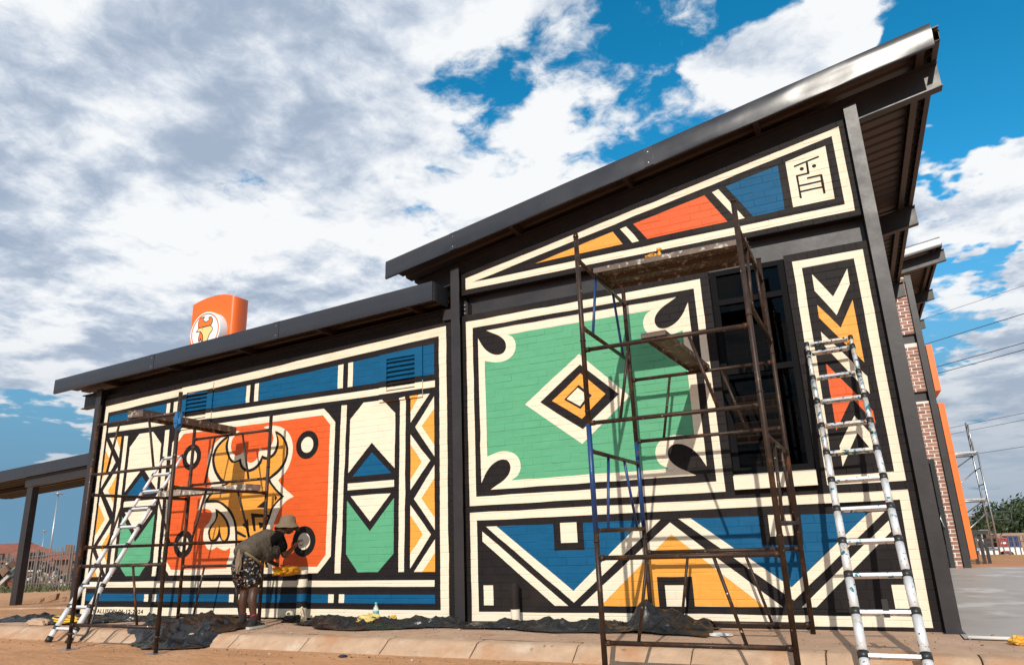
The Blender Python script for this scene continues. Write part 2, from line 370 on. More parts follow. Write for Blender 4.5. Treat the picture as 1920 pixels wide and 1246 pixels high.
def circle(c, x, z, rx, rz, n=28): shape(c, [(x+rx*math.cos(2*math.pi*k/n), z+rz*math.sin(2*math.pi*k/n)) for k in range(n)])
def stroke(c, pts, w):
    for (x0, z0), (x1, z1) in zip(pts, pts[1:]):
        d = Vector((x1-x0, z1-z0)).normalized(); nrm = Vector((-d.y, d.x))*w/2; e = d*w/2
        shape(c, [(x0-e.x+nrm.x, z0-e.y+nrm.y), (x0-e.x-nrm.x, z0-e.y-nrm.y), (x1+e.x-nrm.x, z1+e.y-nrm.y), (x1+e.x+nrm.x, z1+e.y+nrm.y)])
MID = -6.84
def both(c, pts):
    shape(c, pts); shape(c, [(MID-x, z) for x, z in pts])
def left_mural():
    top = lambda x: 3.571+0.0475*x; 
    shape(C_, [(-6.70, 3.252), (-6.70, 0.016), (-0.078, 0.020), (-0.078, 3.568)])
    shape(K_, [(-6.622, 3.142), (-6.622, 0.122), (-0.192, 0.131), (-0.187, 3.447)])
    bt = lambda x: 3.366+0.0445*x
    for x0, x1 in ((-6.575, -5.222), (-4.968, -3.53), (-3.272, -1.818), (-1.56, -0.262)):
        shape(B_, [(x0, 2.955), (x1, 2.953), (x1, bt(x1)), (x0, bt(x0))])
    for x0, x1 in ((-5.217, -5.138), (-5.057, -4.972), (-3.523, -3.45), (-3.36, -3.279), (-1.818, -1.728), (-1.646, -1.564)):
        shape(C_, [(x0, 2.955), (x1, 2.953), (x1, bt(x1)), (x0, bt(x0))])
    shape(C_, [(-6.568, 2.800), (-0.253, 2.784), (-0.252, 2.870), (-6.570, 2.886)])
    both(C_, [(-1.768, 0.556), (-1.674, 0.555), (-1.648, 2.709), (-1.741, 2.713)])
    both(C_, [(-0.79, 0.559), (-0.708, 0.56), (-0.693, 2.709), (-0.784, 2.700)])
    both(C_, [(-1.585, 2.506), (-1.373, 2.711), (-1.055, 2.710), (-0.857, 2.514), (-0.86, 1.812), (-1.222, 2.165), (-1.593, 1.800)])
    both(B_, [(-1.219, 2.040), (-0.908, 1.752), (-1.523, 1.748)])
    both(C_, [(-1.597, 1.578), (-0.866, 1.580), (-0.866, 1.665), (-1.596, 1.665)])
    both(C_, [(-1.545, 1.500), (-0.916, 1.500), (-1.230, 1.173)])
    both(G_, [(-1.602, 1.446), (-1.229, 1.054), (-0.866, 1.441), (-0.862, 0.775), (-1.095, 0.562), (-1.401, 0.563), (-1.595, 0.785)])
    xl, xr = -0.62, -0.266
    both(Y_, [(xl, 2.50), (-0.497, 2.672), (-0.50, 2.708), (xl, 2.708)])
    both(C_, [(-0.33, 2.709), (xl, 2.365), (xl, 2.502), (-0.487, 2.709)])
    both(C_, [(xr, 2.665), (-0.55, 2.301), (xr, 1.911), (xr, 2.055), (-0.453, 2.305), (xr, 2.507)]); both(Y_, [(xr, 2.507), (-0.453, 2.305), (xr, 2.055)])
    both(C_, [(xl, 2.216), (-0.327, 1.866), (xl, 1.523), (xl, 1.649), (-0.453, 1.858), (xl, 2.086)]); both(Y_, [(xl, 2.086), (-0.453, 1.858), (xl, 1.649)])
    both(C_, [(xr, 1.806), (-0.567, 1.413), (xr, 1.032), (xr, 1.176), (-0.457, 1.415), (xr, 1.645)]); both(Y_, [(xr, 1.645), (-0.457, 1.415), (xr, 1.176)])
    both(C_, [(xl, 1.342), (-0.322, 0.983), (xl, 0.596), (xl, 0.769), (-0.437, 0.986), (xl, 1.22)]); both(Y_, [(xl, 1.22), (-0.437, 0.986), (xl, 0.769)])
    both(C_, [(xr, 0.925), (-0.565, 0.558), (-0.446, 0.557), (xr, 0.774)]); both(Y_, [(xr, 0.774), (-0.446, 0.557), (xr, 0.555)])
    shape(C_, [(-6.556, 0.402), (-0.274, 0.390), (-0.274, 0.463), (-6.556, 0.485)])
    shape(B_, [(-6.602, 0.210), (-0.269, 0.202), (-0.271, 0.300), (-6.602, 0.314)])
    for x0, x1 in ((-5.280, -5.023), (-3.575, -3.314), (-1.857, -1.603)):
        rect(K_, x0, x1, 0.20, 0.315); rect(C_, x0, x0+0.088, 0.204, 0.305); rect(C_, x1-0.085, x1, 0.204, 0.305)
    both_oct = lambda x0, x1, z0, z1, cx, cz: [(x0, z0+cz), (x0+cx, z0), (x1-cx, z0), (x1, z0+cz), (x1, z1-cz), (x1-cx, z1), (x0+cx, z1), (x0, z1-cz)]
    shape(C_, both_oct(-5.005, -1.838, 0.562, 2.703, 0.205, 0.205)); shape(R_, both_oct(-4.905, -1.922, 0.640, 2.615, 0.135, 0.145))
    for x, z in ((-2.312, 2.232), (-2.297, 0.962), (-4.55, 2.242), (-4.562, 0.990)):
        circle(K_, x, z, 0.198, 0.194); circle(C_, x, z, 0.107, 0.108)
def rooster():
    sil = [(-3.164, 2.544), (-3.081, 2.565), (-2.951, 2.562), (-2.82, 2.529), (-2.688, 2.454), (-2.606, 2.35), (-2.567, 2.223), (-2.577, 2.101), (-2.613, 1.992), (-2.674, 1.893), (-2.768, 1.816), (-2.803, 1.786), (-2.71, 1.692), (-2.505, 1.551), (-2.623, 1.508), (-2.716, 1.435), (-2.793, 1.321), (-2.845, 1.197), (-2.909, 1.064), (-2.924, 0.94), (-2.888, 0.806), (-2.802, 0.640), (-3.664, 0.640), (-3.664, 0.714), (-3.623, 0.822), (-3.62, 0.918), (-3.708, 0.883), (-3.803, 0.9), (-3.88, 0.934), (-3.976, 0.895), (-4.059, 0.911), (-4.121, 0.973), (-4.164, 1.05), (-4.168, 1.135), (-4.149, 1.21), (-4.087, 1.265), (-4.04, 1.33), (-4.034, 1.396), (-4.067, 1.441), (-4.138, 1.464), (-4.208, 1.472), (-4.346, 1.449), (-4.31, 1.506), (-4.291, 1.578), (-4.222, 1.697), (-4.081, 1.806), (-4.148, 1.899), (-4.196, 2.011), (-4.218, 2.133), (-4.192, 2.272), (-4.119, 2.377), (-4.016, 2.459), (-3.855, 2.52), (-3.748, 2.55), (-3.584, 2.545)]
    shape(C_, cr(sil, 3, True, (0, 11, 13, 21, 22, 25, 28, 41, 45, 54)))
    op = [(-3.584, 2.560), (-3.712, 2.461), (-3.746, 2.395), (-3.751, 2.315), (-3.717, 2.243), (-3.644, 2.192), (-3.564, 2.201), (-3.5, 2.235), (-3.451, 2.143), (-3.379, 2.074), (-3.3, 2.072), (-3.225, 2.115), (-3.193, 2.199), (-3.193, 2.267), (-3.145, 2.239), (-3.053, 2.226), (-3.002, 2.232), (-2.957, 2.305), (-2.937, 2.38), (-2.97, 2.471), (-3.051, 2.518), (-3.164, 2.560)]
    shape(R_, cr(op, 3, True, (0, 7, 13, 21)))
    # black body: comb crescent, head, neck in one outline; then the yellow inside it
    outR = cr([(-2.919, 2.481), (-2.84, 2.454), (-2.747, 2.387), (-2.677, 2.29), (-2.645, 2.182), (-2.662, 2.07), (-2.717, 1.971), (-2.811, 1.884), (-2.949, 1.809)], 3)
    W = cr([(-2.919, 2.481), (-2.863, 2.412), (-2.83, 2.313), (-2.842, 2.218), (-2.881, 2.145), (-2.978, 2.091), (-3.055, 2.087), (-3.114, 2.101), (-3.141, 2.041), (-3.225, 1.971), (-3.353, 1.937), (-3.447, 1.958), (-3.533, 2.022), (-3.568, 2.103), (-3.66, 2.09), (-3.73, 2.106), (-3.808, 2.201), (-3.86, 2.304), (-3.862, 2.385), (-3.834, 2.453), (-3.798, 2.505)], 3, corners=(7, 13))
    Win = cr([(-2.915, 2.478), (-2.882, 2.40), (-2.868, 2.316), (-2.893, 2.222), (-2.933, 2.163), (-2.994, 2.135), (-3.045, 2.125), (-3.131, 2.156), (-3.182, 2.073), (-3.255, 2.011), (-3.357, 1.98), (-3.438, 2.001), (-3.503, 2.054), (-3.538, 2.145), (-3.623, 2.117), (-3.677, 2.121), (-3.752, 2.186), (-3.803, 2.29), (-3.813, 2.38), (-3.800, 2.449)], 3, corners=(7, 13))
    outL = cr([(-3.798, 2.505), (-3.879, 2.482), (-3.958, 2.444), (-4.035, 2.38), (-4.095, 2.294), (-4.12, 2.206), (-4.099, 2.084), (-4.03, 1.96), (-3.92, 1.845), (-3.80, 1.806)], 3)
    # (outlines run clockwise from the right comb tip)
    headR = [(-2.949, 1.809), (-2.927, 1.77), (-2.819, 1.666), (-2.676, 1.561), (-2.758, 1.511), (-2.863, 1.424), (-2.904, 1.308), (-2.956, 1.192), (-2.996, 1.067), (-2.998, 0.942), (-2.962, 0.807), (-2.887, 0.640)]
    throat = cr([(-4.204, 1.549), (-4.07, 1.586), (-3.917, 1.573), (-3.775, 1.508), (-3.66, 1.426), (-3.583, 1.329), (-3.534, 1.233), (-3.509, 1.14), (-3.496, 1.047), (-3.487, 0.955), (-3.493, 0.819), (-3.508, 0.640)], 2)
    thr_in = cr([(-4.204, 1.549), (-3.983, 1.547), (-3.885, 1.528), (-3.77, 1.46), (-3.697, 1.4), (-3.621, 1.312), (-3.576, 1.226), (-3.554, 1.141), (-3.539, 1.049), (-3.53, 0.957), (-3.532, 0.82), (-3.547, 0.640)], 2)
    headL = cr([(-3.80, 1.806), (-3.913, 1.776), (-4.004, 1.738), (-4.121, 1.671), (-4.218, 1.55)], 2)
    shape(K_, outR+headR[1:]+thr_in[::-1]+headL[::-1][1:]+outL[::-1][1:]+Win[::-1][1:-1])
    yR = cr([(-2.872, 2.43), (-2.81, 2.395), (-2.752, 2.335), (-2.705, 2.26), (-2.688, 2.182), (-2.70, 2.085), (-2.752, 2.0), (-2.845, 1.92), (-2.985, 1.835)], 3)
    yheadR = [(-2.978, 1.774), (-2.856, 1.654), (-2.737, 1.565), (-2.802, 1.517), (-2.906, 1.417), (-2.947, 1.31), (-3.0, 1.194), (-3.04, 1.069), (-3.042, 0.943), (-3.006, 0.808), (-2.936, 0.640)]
    yL = cr([(-3.846, 2.455), (-3.92, 2.415), (-3.99, 2.36), (-4.045, 2.285), (-4.068, 2.206), (-4.05, 2.10), (-3.985, 1.985), (-3.875, 1.875), (-3.73, 1.806)], 3)
    yheadL = cr([(-3.73, 1.806), (-3.86, 1.752), (-3.97, 1.708), (-4.08, 1.648), (-4.13, 1.592)], 2)
    shape(Y_, yR+yheadR+throat[3:][::-1]+yheadL[::-1][:-1]+yL[::-1]+W[::-1][2:-2])
    shape(K_, cr([(-3.973, 1.46), (-3.917, 1.443), (-3.787, 1.366), (-3.696, 1.268), (-3.649, 1.173), (-3.65, 1.08), (-3.682, 1.007), (-3.746, 0.986), (-3.803, 1.02), (-3.848, 1.068), (-3.883, 1.022), (-3.96, 0.995), (-4.032, 1.027), (-4.067, 1.094), (-4.077, 1.16), (-4.041, 1.225), (-3.968, 1.298), (-3.948, 1.364)], 3, True, (0, 9)))
    shape(Y_, cr([(-3.912, 1.405), (-3.825, 1.349), (-3.75, 1.27), (-3.7, 1.175), (-3.696, 1.081), (-3.724, 1.027), (-3.763, 1.019), (-3.807, 1.057), (-3.841, 1.152), (-3.868, 1.247), (-3.877, 1.153), (-3.886, 1.111), (-3.927, 1.052), (-3.978, 1.033), (-4.015, 1.054), (-4.037, 1.13), (-4.012, 1.205), (-3.94, 1.287), (-3.907, 1.362)], 3, True, (0, 9)))
    shape(K_, [(-3.428, 1.211), (-3.326, 1.294), (-3.285, 1.132)])
    shape(K_, [(-3.173, 1.44), (-3.034, 1.525), (-3.004, 1.542), (-2.994, 1.422)])
    shape(K_, [(-3.275, 1.366), (-2.918, 1.331), (-2.927, 1.291), (-3.199, 1.307), (-3.158, 1.123), (-3.202, 1.12)])
    shape(K_, [(-3.124, 1.24), (-3.022, 1.226), (-2.969, 1.193), (-3.091, 1.152)])
    shape(K_, [(-3.506, 1.14), (-3.33, 1.065), (-3.347, 1.038), (-3.514, 1.098)])
    shape(K_, [(-2.851, 1.589), (-2.798, 1.554), (-2.844, 1.497)])
def right_mural():
    shape(C_, [(0.222, 1.286), (3.182, 1.280), (3.180, 3.571), (0.217, 3.572)]); shape(K_, [(0.312, 1.390), (3.104, 1.386), (3.102, 3.474), (0.313, 3.477)])
    x0, x1, z0, z1 = 0.388, 3.023, 1.460, 3.412
    X0, X1, Z0, Z1 = 0.474, 2.932, 1.548, 3.312
    rect(C_, x0, x1, z0, z1); rect(G_, X0, X1, Z0, Z1)
    # corners: cream halo swelling into the green, black drop pointing to the corner
    halo = [(0.86, 0.0), (0.455, 0.09), (0.53, 0.155), (0.545, 0.255), (0.485, 0.345), (0.39, 0.385), (0.29, 0.375), (0.2, 0.34), (0.087, 0.40)]
    def corner(cx, cz, sx, sz):
        T = lambda l: [(cx+sx*a, cz+sz*c) for a, c in l]
        shape(C_, T([(0.02, 0.02), (0.40, 0.05)]+cr([(0.40, 0.095), (0.482, 0.145), (0.520, 0.235), (0.500, 0.335), (0.425, 0.405), (0.325, 0.432), (0.215, 0.425), (0.086, 0.388)], 3)))
        shape(K_, T([(-0.03, -0.03), (-0.02, 0.075)]+cr([(0.0, 0.085), (0.075, 0.215), (0.165, 0.300), (0.265, 0.338), (0.350, 0.322), (0.388, 0.255), (0.372, 0.175), (0.300, 0.100), (0.200, 0.045), (0.118, 0.0)], 3)+[(0.10, -0.02)]))
    for cx, sx in ((x0, 1), (x1, -1)):
        for cz, sz in ((z0, 1), (z1, -1)): corner(cx, cz, sx, sz)
    shape(C_, [(0.999, 2.418), (1.715, 2.930), (2.278, 2.365), (1.683, 1.893)]); shape(K_, [(1.196, 2.421), (1.718, 2.806), (2.154, 2.404), (1.703, 2.055)])
    shape(Y_, [(1.346, 2.420), (1.716, 2.700), (1.999, 2.425), (1.699, 2.174)]); shape(K_, [(1.496, 2.417), (1.684, 2.567), (1.838, 2.427), (1.689, 2.288)]); shape(C_, [(1.528, 2.422), (1.672, 2.537), (1.790, 2.430), (1.686, 2.320)])
    shape(C_, [(0.221, 0.020), (4.786, 0.032), (4.795, 1.204), (0.222, 1.209)]); shape(K_, [(0.313, 0.119), (4.704, 0.122), (4.716, 1.119), (0.312, 1.119)])
    T = 1.044
    shape(B_, [(0.565, T), (1.474, 0.342), (2.300, T-.006)]); rect(K_, 1.277, 1.632, 0.755, T+.004); rect(C_, 1.361, 1.556, 0.836, T+.004)
    shape(C_, [(0.433, T), (0.569, T), (1.474, 0.34), (2.300, 1.036), (2.490, 1.036), (1.472, 0.221)])
    shape(C_, [(0.382, 0.991), (1.404, 0.189), (1.250, 0.189), (0.382, 0.880)])
    shape(C_, [(1.548, 0.190), (2.586, 1.004), (3.581, 0.192), (3.412, 0.193), (1.772, 0.192)]); shape(Y_, [(1.772, 0.191), (2.587, 0.886), (3.412, 0.193)])
    rect(K_, 2.397, 2.754, 0.186, 0.473); rect(C_, 2.472, 2.670, 0.191, 0.392)
    shape(B_, [(2.800, 1.036), (3.681, 0.370), (4.446, 1.018)]); shape(K_, [(3.470, 1.040), (3.466, 0.750), (3.842, 0.748), (3.855, 1.040)]); shape(C_, [(3.554, 1.034), (3.552, 0.832), (3.768, 0.836), (3.771, 1.030)])
    shape(C_, [(2.677, 1.036), (2.803, 1.036), (3.681, 0.368), (4.444, 1.017), (4.575, 1.019), (3.686, 0.251)]); shape(C_, [(3.748, 0.193), (3.874, 0.194), (4.598, 0.842), (4.594, 0.938)])
    rect(C_, 0.381, 0.504, 0.189, 0.401); rect(C_, 4.522, 4.636, 0.187, 0.386)
    shape(C_, [(4.130, 1.284), (4.795, 1.284), (4.805, 3.569), (4.136, 3.573)]); shape(K_, [(4.206, 1.368), (4.713, 1.371), (4.711, 3.489), (4.219, 3.485)])
    shape(C_, [(4.305, 3.399), (4.463, 3.126), (4.635, 3.393), (4.632, 3.227), (4.466, 2.930), (4.303, 3.219)])
    shape(Y_, [(4.305, 3.067), (4.482, 2.796), (4.632, 3.062), (4.634, 2.419), (4.302, 2.931)])
    shape(C_, [(4.298, 2.783), (4.637, 2.280), (4.632, 2.112), (4.296, 2.655)])
    shape(R_, [(4.295, 2.456), (4.631, 1.946), (4.634, 1.821), (4.470, 2.090), (4.287, 1.790)])
    shape(C_, [(4.466, 1.914), (4.628, 1.644), (4.634, 1.443), (4.465, 1.751), (4.290, 1.449), (4.293, 1.644)])
    # gable
    shape(C_, [(0.225, 4.162), (0.225, 4.006), (4.801, 3.998), (4.800, 4.975)]); shape(K_, [(0.323, 4.090), (4.722, 4.085), (4.719, 4.888)])
    shape(Y_, [(1.220, 4.163), (2.241, 4.356), (2.349, 4.172)]); shape(C_, [(2.331, 4.370), (2.406, 4.384), (2.545, 4.166), (2.463, 4.164)])
    shape(R_, [(2.495, 4.395), (3.341, 4.548), (3.551, 4.172), (2.644, 4.170)]); shape(C_, [(3.427, 4.562), (3.500, 4.581), (3.734, 4.170), (3.659, 4.169)])
    shape(B_, [(3.579, 4.593), (4.148, 4.697), (4.146, 4.173), (3.823, 4.169)]); shape(C_, [(4.229, 4.713), (4.641, 4.792), (4.638, 4.171), (4.233, 4.174)])
    w = 0.022
    stroke(K_, [(4.316, 4.640), (4.552, 4.685)], w); stroke(K_, [(4.437, 4.656), (4.434, 4.522), (4.320, 4.521), (4.322, 4.268)], w); stroke(K_, [(4.424, 4.468), (4.552, 4.468), (4.553, 4.263)], w)
    stroke(K_, [(4.322, 4.402), (4.553, 4.400)], w); stroke(K_, [(4.322, 4.332), (4.553, 4.330)], w)
    for x in (4.378, 4.501): circle(K_, x, 4.591, 0.022, 0.022, 10)
left_mural(); rooster(); right_mural()

def area(p): return 0.5*sum(p[i][0]*p[(i+1) % len(p)][1]-p[(i+1) % len(p)][0]*p[i][1] for i in range(len(p)))
def is_convex(p):
    n = len(p)
    return all((p[(i+1) % n][0]-p[i][0])*(p[(i+2) % n][1]-p[(i+1) % n][1])-(p[(i+1) % n][1]-p[i][1])*(p[(i+2) % n][0]-p[(i+1) % n][0]) >= -1e-9 for i in range(n))
from mathutils.geometry import tessellate_polygon
CONV = []          # (colour, convex ccw polygon), in painting order
for c, p in MURAL:
    if area(p) < 0: p = p[::-1]
    if is_convex(p): CONV.append((c, p))
    else:
        for t in tessellate_polygon([[Vector((x, z, 0)) for x, z in p]]):
            q = [p[i] for i in t]; a = area(q)
            if abs(a) > 1e-7: CONV.append((c, q if a > 0 else q[::-1]))
BB = np.array([[min(x for x, z in p), max(x for x, z in p), min(z for x, z in p), max(z for x, z in p)] for c, p in CONV])
def cut(p, a, b):
    """split convex p by the line a->b: (left part, right part)"""
    ex, ez = b[0]-a[0], b[1]-a[1]
    s = [ex*(z-a[1])-ez*(x-a[0]) for x, z in p]
    eps = 1e-9
    if min(s) >= -eps: return p, None
    if max(s) <= eps: return None, p
    L, Rr = [], []; n = len(p)
    for i in range(n):
        j = (i+1) % n
        if s[i] >= 0: L.append(p[i])
        if s[i] <= 0: Rr.append(p[i])
        if s[i]*s[j] < 0:
            t = s[i]/(s[i]-s[j]); q = (p[i][0]+t*(p[j][0]-p[i][0]), p[i][1]+t*(p[j][1]-p[i][1])); L.append(q); Rr.append(q)
    return (L if len(L) > 2 else None), (Rr if len(Rr) > 2 else None)
def split(p, conv):
    outs = []; cur = p; n = len(conv)
    for i in range(n):
        cur, r = cut(cur, conv[i], conv[(i+1) % n])
        if r: outs.append(r)
        if cur is None: return None, None
    return cur, outs
def candidates(x0, x1, z0, z1):
    return np.nonzero((BB[:, 0] < x1) & (BB[:, 1] > x0) & (BB[:, 2] < z1) & (BB[:, 3] > z0))[0]
def paint(poly, cand):
    fr = [(poly, 0)]
    for k in cand:
        c, q = CONV[k]; new = []
        for p, col in fr:
            if col == c: new.append((p, col)); continue
            a, o = split(p, q)
            if a is None or abs(area(a)) < 2e-8: new.append((p, col)); continue
            new.append((a, c)); new += [(r, col) for r in o if abs(area(r)) > 2e-8]
        fr = new
    return fr
def clip(p, region):
    for i in range(len(region)):
        p, _ = cut(p, region[i], region[(i+1) % len(region)])
        if p is None: return None
    return p

# ------------------------------------------------------------------ mural building
bld = thing('mural_building', 'black brick building with a geometric mural in cream, green, blue and orange', 'building', (0, 0, 0))
CH = 0.085; MORT = 0.0024; BEV = 0.0042; JT = 0.0032
def brick_pieces(x0, x1, z0, z1, region, jit):
    """coloured faces of one brick: front, four sloping edges"""
    a0, a1, c0, c1 = x0+JT*.45, x1-JT*.45, z0+JT*0.9, z1-JT*0.9
    if a1-a0 < 0.02: return []
    BX = BEV*.55; i0, i1, k0, k1 = a0+BX, a1-BX, c0+BEV, c1-BEV
    cand = candidates(x0, x1, z0, z1)
    yf = -jit[0]; tx, tz = jit[1], jit[2]; mx, mz = (x0+x1)/2, (z0+z1)/2
    face = lambda x, z: yf+tx*(x-mx)+tz*(z-mz)
    def edge(t): return lambda x, z: MORT+(face(x, z)-MORT)*max(0, min(1, t(x, z)))
    parts = [([(i0, k0), (i1, k0), (i1, k1), (i0, k1)], face),
             ([(a0, c0), (a1, c0), (i1, k0), (i0, k0)], edge(lambda x, z: (z-c0)/BEV)),
             ([(i0, k1), (i1, k1), (a1, c1), (a0, c1)], edge(lambda x, z: (c1-z)/BEV)),
             ([(a0, c0), (i0, k0), (i0, k1), (a0, c1)], edge(lambda x, z: (x-a0)/BX)),
             ([(i1, k0), (a1, c0), (a1, c1), (i1, k1)], edge(lambda x, z: (a1-x)/BX))]
    out = []
    for p, fn in parts:
        p = clip(p, region)
        if p is None: continue
        for q, col in (paint(p, cand) if len(cand) else [(p, 0)]):
            out.append(([(x, fn(x, z), z) for x, z in q], col))
    return out
def add_pieces(b, pieces):
    for pts, col in pieces: b.add(pts, [tuple(range(len(pts)))], col)
WIN = (3.272, 4.058, 1.430, 3.656)
regions = [  # convex ccw outlines of the brickwork, in x,z
    ('left', [(-6.80, -0.05), (0.10, -0.05), (0.10, 3.715), (-6.80, 3.435)], 0.0),
    ('right', [(0.14, -0.05), (4.93, -0.05), (4.93, 3.656), (0.14, 3.656)], 0.0),
    ('gable', [(0.14, 3.935), (4.93, 3.935), (4.93, 5.075), (0.14, 4.243)], 3.935-46*CH)]
rb = random.Random(3)
bricks = []; mortar = MB()
for name, reg, off in regions:
    xs0, xs1 = min(p[0] for p in reg), max(p[0] for p in reg); zs1 = max(p[1] for p in reg); zs0 = min(p[1] for p in reg)
    row = math.floor((zs0-off)/CH)
    while row*CH+off < zs1-1e-6:
        z0 = row*CH+off; z1 = z0+CH
        head = (name == 'right' and z1 > 3.60) or (name == 'gable' and row == 46)
        L = 0.116 if head else 0.232
        x = xs0-((row % 2)*0.116 if not head else 0.03)
        while x < xs1:
            spans = [(max(x, xs0), min(x+L, xs1))]
            if name == 'right' and z1 > WIN[2]+0.02:
                sp = []
                for a, c in spans:
                    if c <= WIN[0] or a >= WIN[1]: sp.append((a, c))
                    else:
                        if a < WIN[0]: sp.append((a, WIN[0]))
                        if c > WIN[1]: sp.append((WIN[1], c))
                spans = sp
            for a, c in spans:
                if c-a < 0.012: continue
                jit = (rb.uniform(-.0012, .0018), rb.uniform(-.012, .012), rb.uniform(-.025, .035))
                pc = brick_pieces(a, c, z0, z1, reg, jit)
                if pc: bricks.append((a, c, z0, z1, pc))
                cell = clip([(a, z0), (c, z0), (c, z1), (a, z1)], reg)
                if cell:
                    for q, col in paint(cell, candidates(a, c, z0, z1)): mortar.add([(u, MORT, w) for u, w in q], [tuple(range(len(q)))], col)
            x += L
        row += 1
wall = mortar.build('brick_wall', PAINT, bld, fix=False)
wall['label'] = 'painted mortar bed and brickwork carrying the mural'
def showing(br):
    a, c, z0, z1, _ = br; p = Vector(((a+c)/2, 0, (z0+z1)/2)); v = p-CAM
    return (c-a)*(z1-z0)*(-CAM.y)/v.length**3 if z0 > 0.08 else 0
order = sorted(range(len(bricks)), key=lambda i: -showing(bricks[i])); top = set(order[:300])
rest = MB()
for i, (a, c, z0, z1, pc) in enumerate(bricks):
    if i in top:
        b = MB(); add_pieces(b, pc); b.build('brick', PAINT, wall, loc=((a+c)/2, 0, z0), fix=False)
    else: add_pieces(rest, pc)
ro = rest.build('bricks', PAINT, wall, fix=False); ro['kind'] = 'stuff'
print('bricks', len(bricks), 'conv', len(CONV), 'faces', len(rest.f)+len(mortar.f))
# solid wall behind the brick skin
b = MB()
b.prism_xz([(-6.80, -0.2), (0.12, -0.2), (0.12, 3.716), (-6.80, 3.436)], 0.008, 0.22)
b.box(0.121, WIN[0], 0.008, 0.22, -0.2, 3.655); b.box(WIN[1], 4.93, 0.008, 0.22, -0.2, 3.655); b.box(WIN[0], WIN[1], 0.008, 0.22, -0.2, WIN[2])
b.prism_xz([(0.14, 3.937), (4.93, 3.937), (4.93, 5.074), (0.14, 4.242)], 0.008, 0.24)
b.build('wall_core', PAINT[0], bld)
# lettering on the bottom band
fc = bpy.data.curves.new('txt', 'FONT'); fc.body = 'BY ALLISON 06-12-2024'; fc.size = 0.085; fc.extrude = 0.0008; fc.offset = 0.0012; fc.space_character = 1.12
fo = bpy.data.objects.new('txt', fc); COL.objects.link(fo); dg = bpy.context.evaluated_depsgraph_get(); tm = bpy.data.meshes.new_from_object(fo.evaluated_get(dg)); bpy.data.objects.remove(fo)
tw = max(v.co.x for v in tm.vertices); to = bpy.data.objects.new('lettering', tm); COL.objects.link(to); to.parent = wall
to.rotation_euler = (RAD(90), 0, 0); to.location = (-6.47, -0.0035, 0.036); to.scale = (1.20/tw, 0.95, 1); tm.materials.clear(); tm.materials.append(PAINT[0])
tm.update()

# steel frame
def isec(b, x0, x1, y0, y1, z0f, z1f, tf=0.012):
    """upright I column with flanges facing front and back; z limits may follow x"""
    for ya, yb, xa, xb in ((y0, y0+tf, x0, x1), (y1-tf, y1, x0, x1), (y0+tf, y1-tf, (x0+x1)/2-.005, (x0+x1)/2+.005)):
        b.hexa([(xa, ya, z0f), (xb, ya, z0f), (xb, yb, z0f), (xa, yb, z0f)], [(xa, ya, z1f(xa)), (xb, ya, z1f(xb)), (xb, yb, z1f(xb)), (xa, yb, z1f(xa))])
SR, SL = 0.178, 0.0391
zt = lambda x: 5.33+SR*(x-5.05)          # top of the right rafters
zl = lambda x: 3.84+SL*x                 # top of the left rafters
for x0, x1, fn in ((-6.842, -6.712, lambda x: zl(x)-.03), (0.057, 0.181, lambda x: zt(x)-.16), (4.868, 4.990, lambda x: zt(x)-.17)):
    b = MB(); isec(b, x0, x1, -0.10, 0.10, -0.1, fn); b.box(x0-.02, x1+.02, -0.12, 0.12, -0.1, 0.006); b.build('column', STEEL, bld)
def rafter(y, x0, x1, ztop, depth, name='rafter', par=None, half=0.06):
    b = MB()
    for dz0, dz1, h in ((-0.014, 0.0, half), (-depth, -depth+0.014, half), (-depth+.014, -.014, 0.005)):
        b.hexa([(x0, y-h, ztop(x0)+dz0), (x1, y-h, ztop(x1)+dz0), (x1, y+h, ztop(x1)+dz0), (x0, y+h, ztop(x0)+dz0)], [(x0, y-h, ztop(x0)+dz1), (x1, y-h, ztop(x1)+dz1), (x1, y+h, ztop(x1)+dz1), (x0, y+h, ztop(x0)+dz1)])
    return b.build(name, STEEL, par or bld)
rafter(0.09, -0.55, 5.80, zt, 0.30)
rafter(3.87, 4.0, 5.83, zt, 0.30); rafter(7.73, 4.0, 5.86, zt, 0.30)
rafter(0.09, -7.42, -0.06, lambda x: zl(x)-.02, 0.24)
# beam over the right bay, with its end plate and bolts
b = MB(); b.box(0.19, 4.86, 0.14, 0.152, 3.60, 3.97); b.box(0.19, 4.86, 0.06, 0.2, 3.585, 3.6); b.build('beam', STEEL, bld)
b = MB(); b.box(0.188, 0.235, 0.02, 0.139, 3.66, 3.84); b.build('end_plate', STEEL, bld)
for k in range(3):
    b = MB(); b.lathe([(0.012, 0), (0.012, 0.016)], (0.205, 0.0, 3.69+k*0.055), 6, axis='Y'); b.build('bolt', GALV, bld)
b = MB(); b.box(-0.10, 0.05, -0.04, 0.02, 3.63, 3.77); b.build('bracket', STEEL, bld)
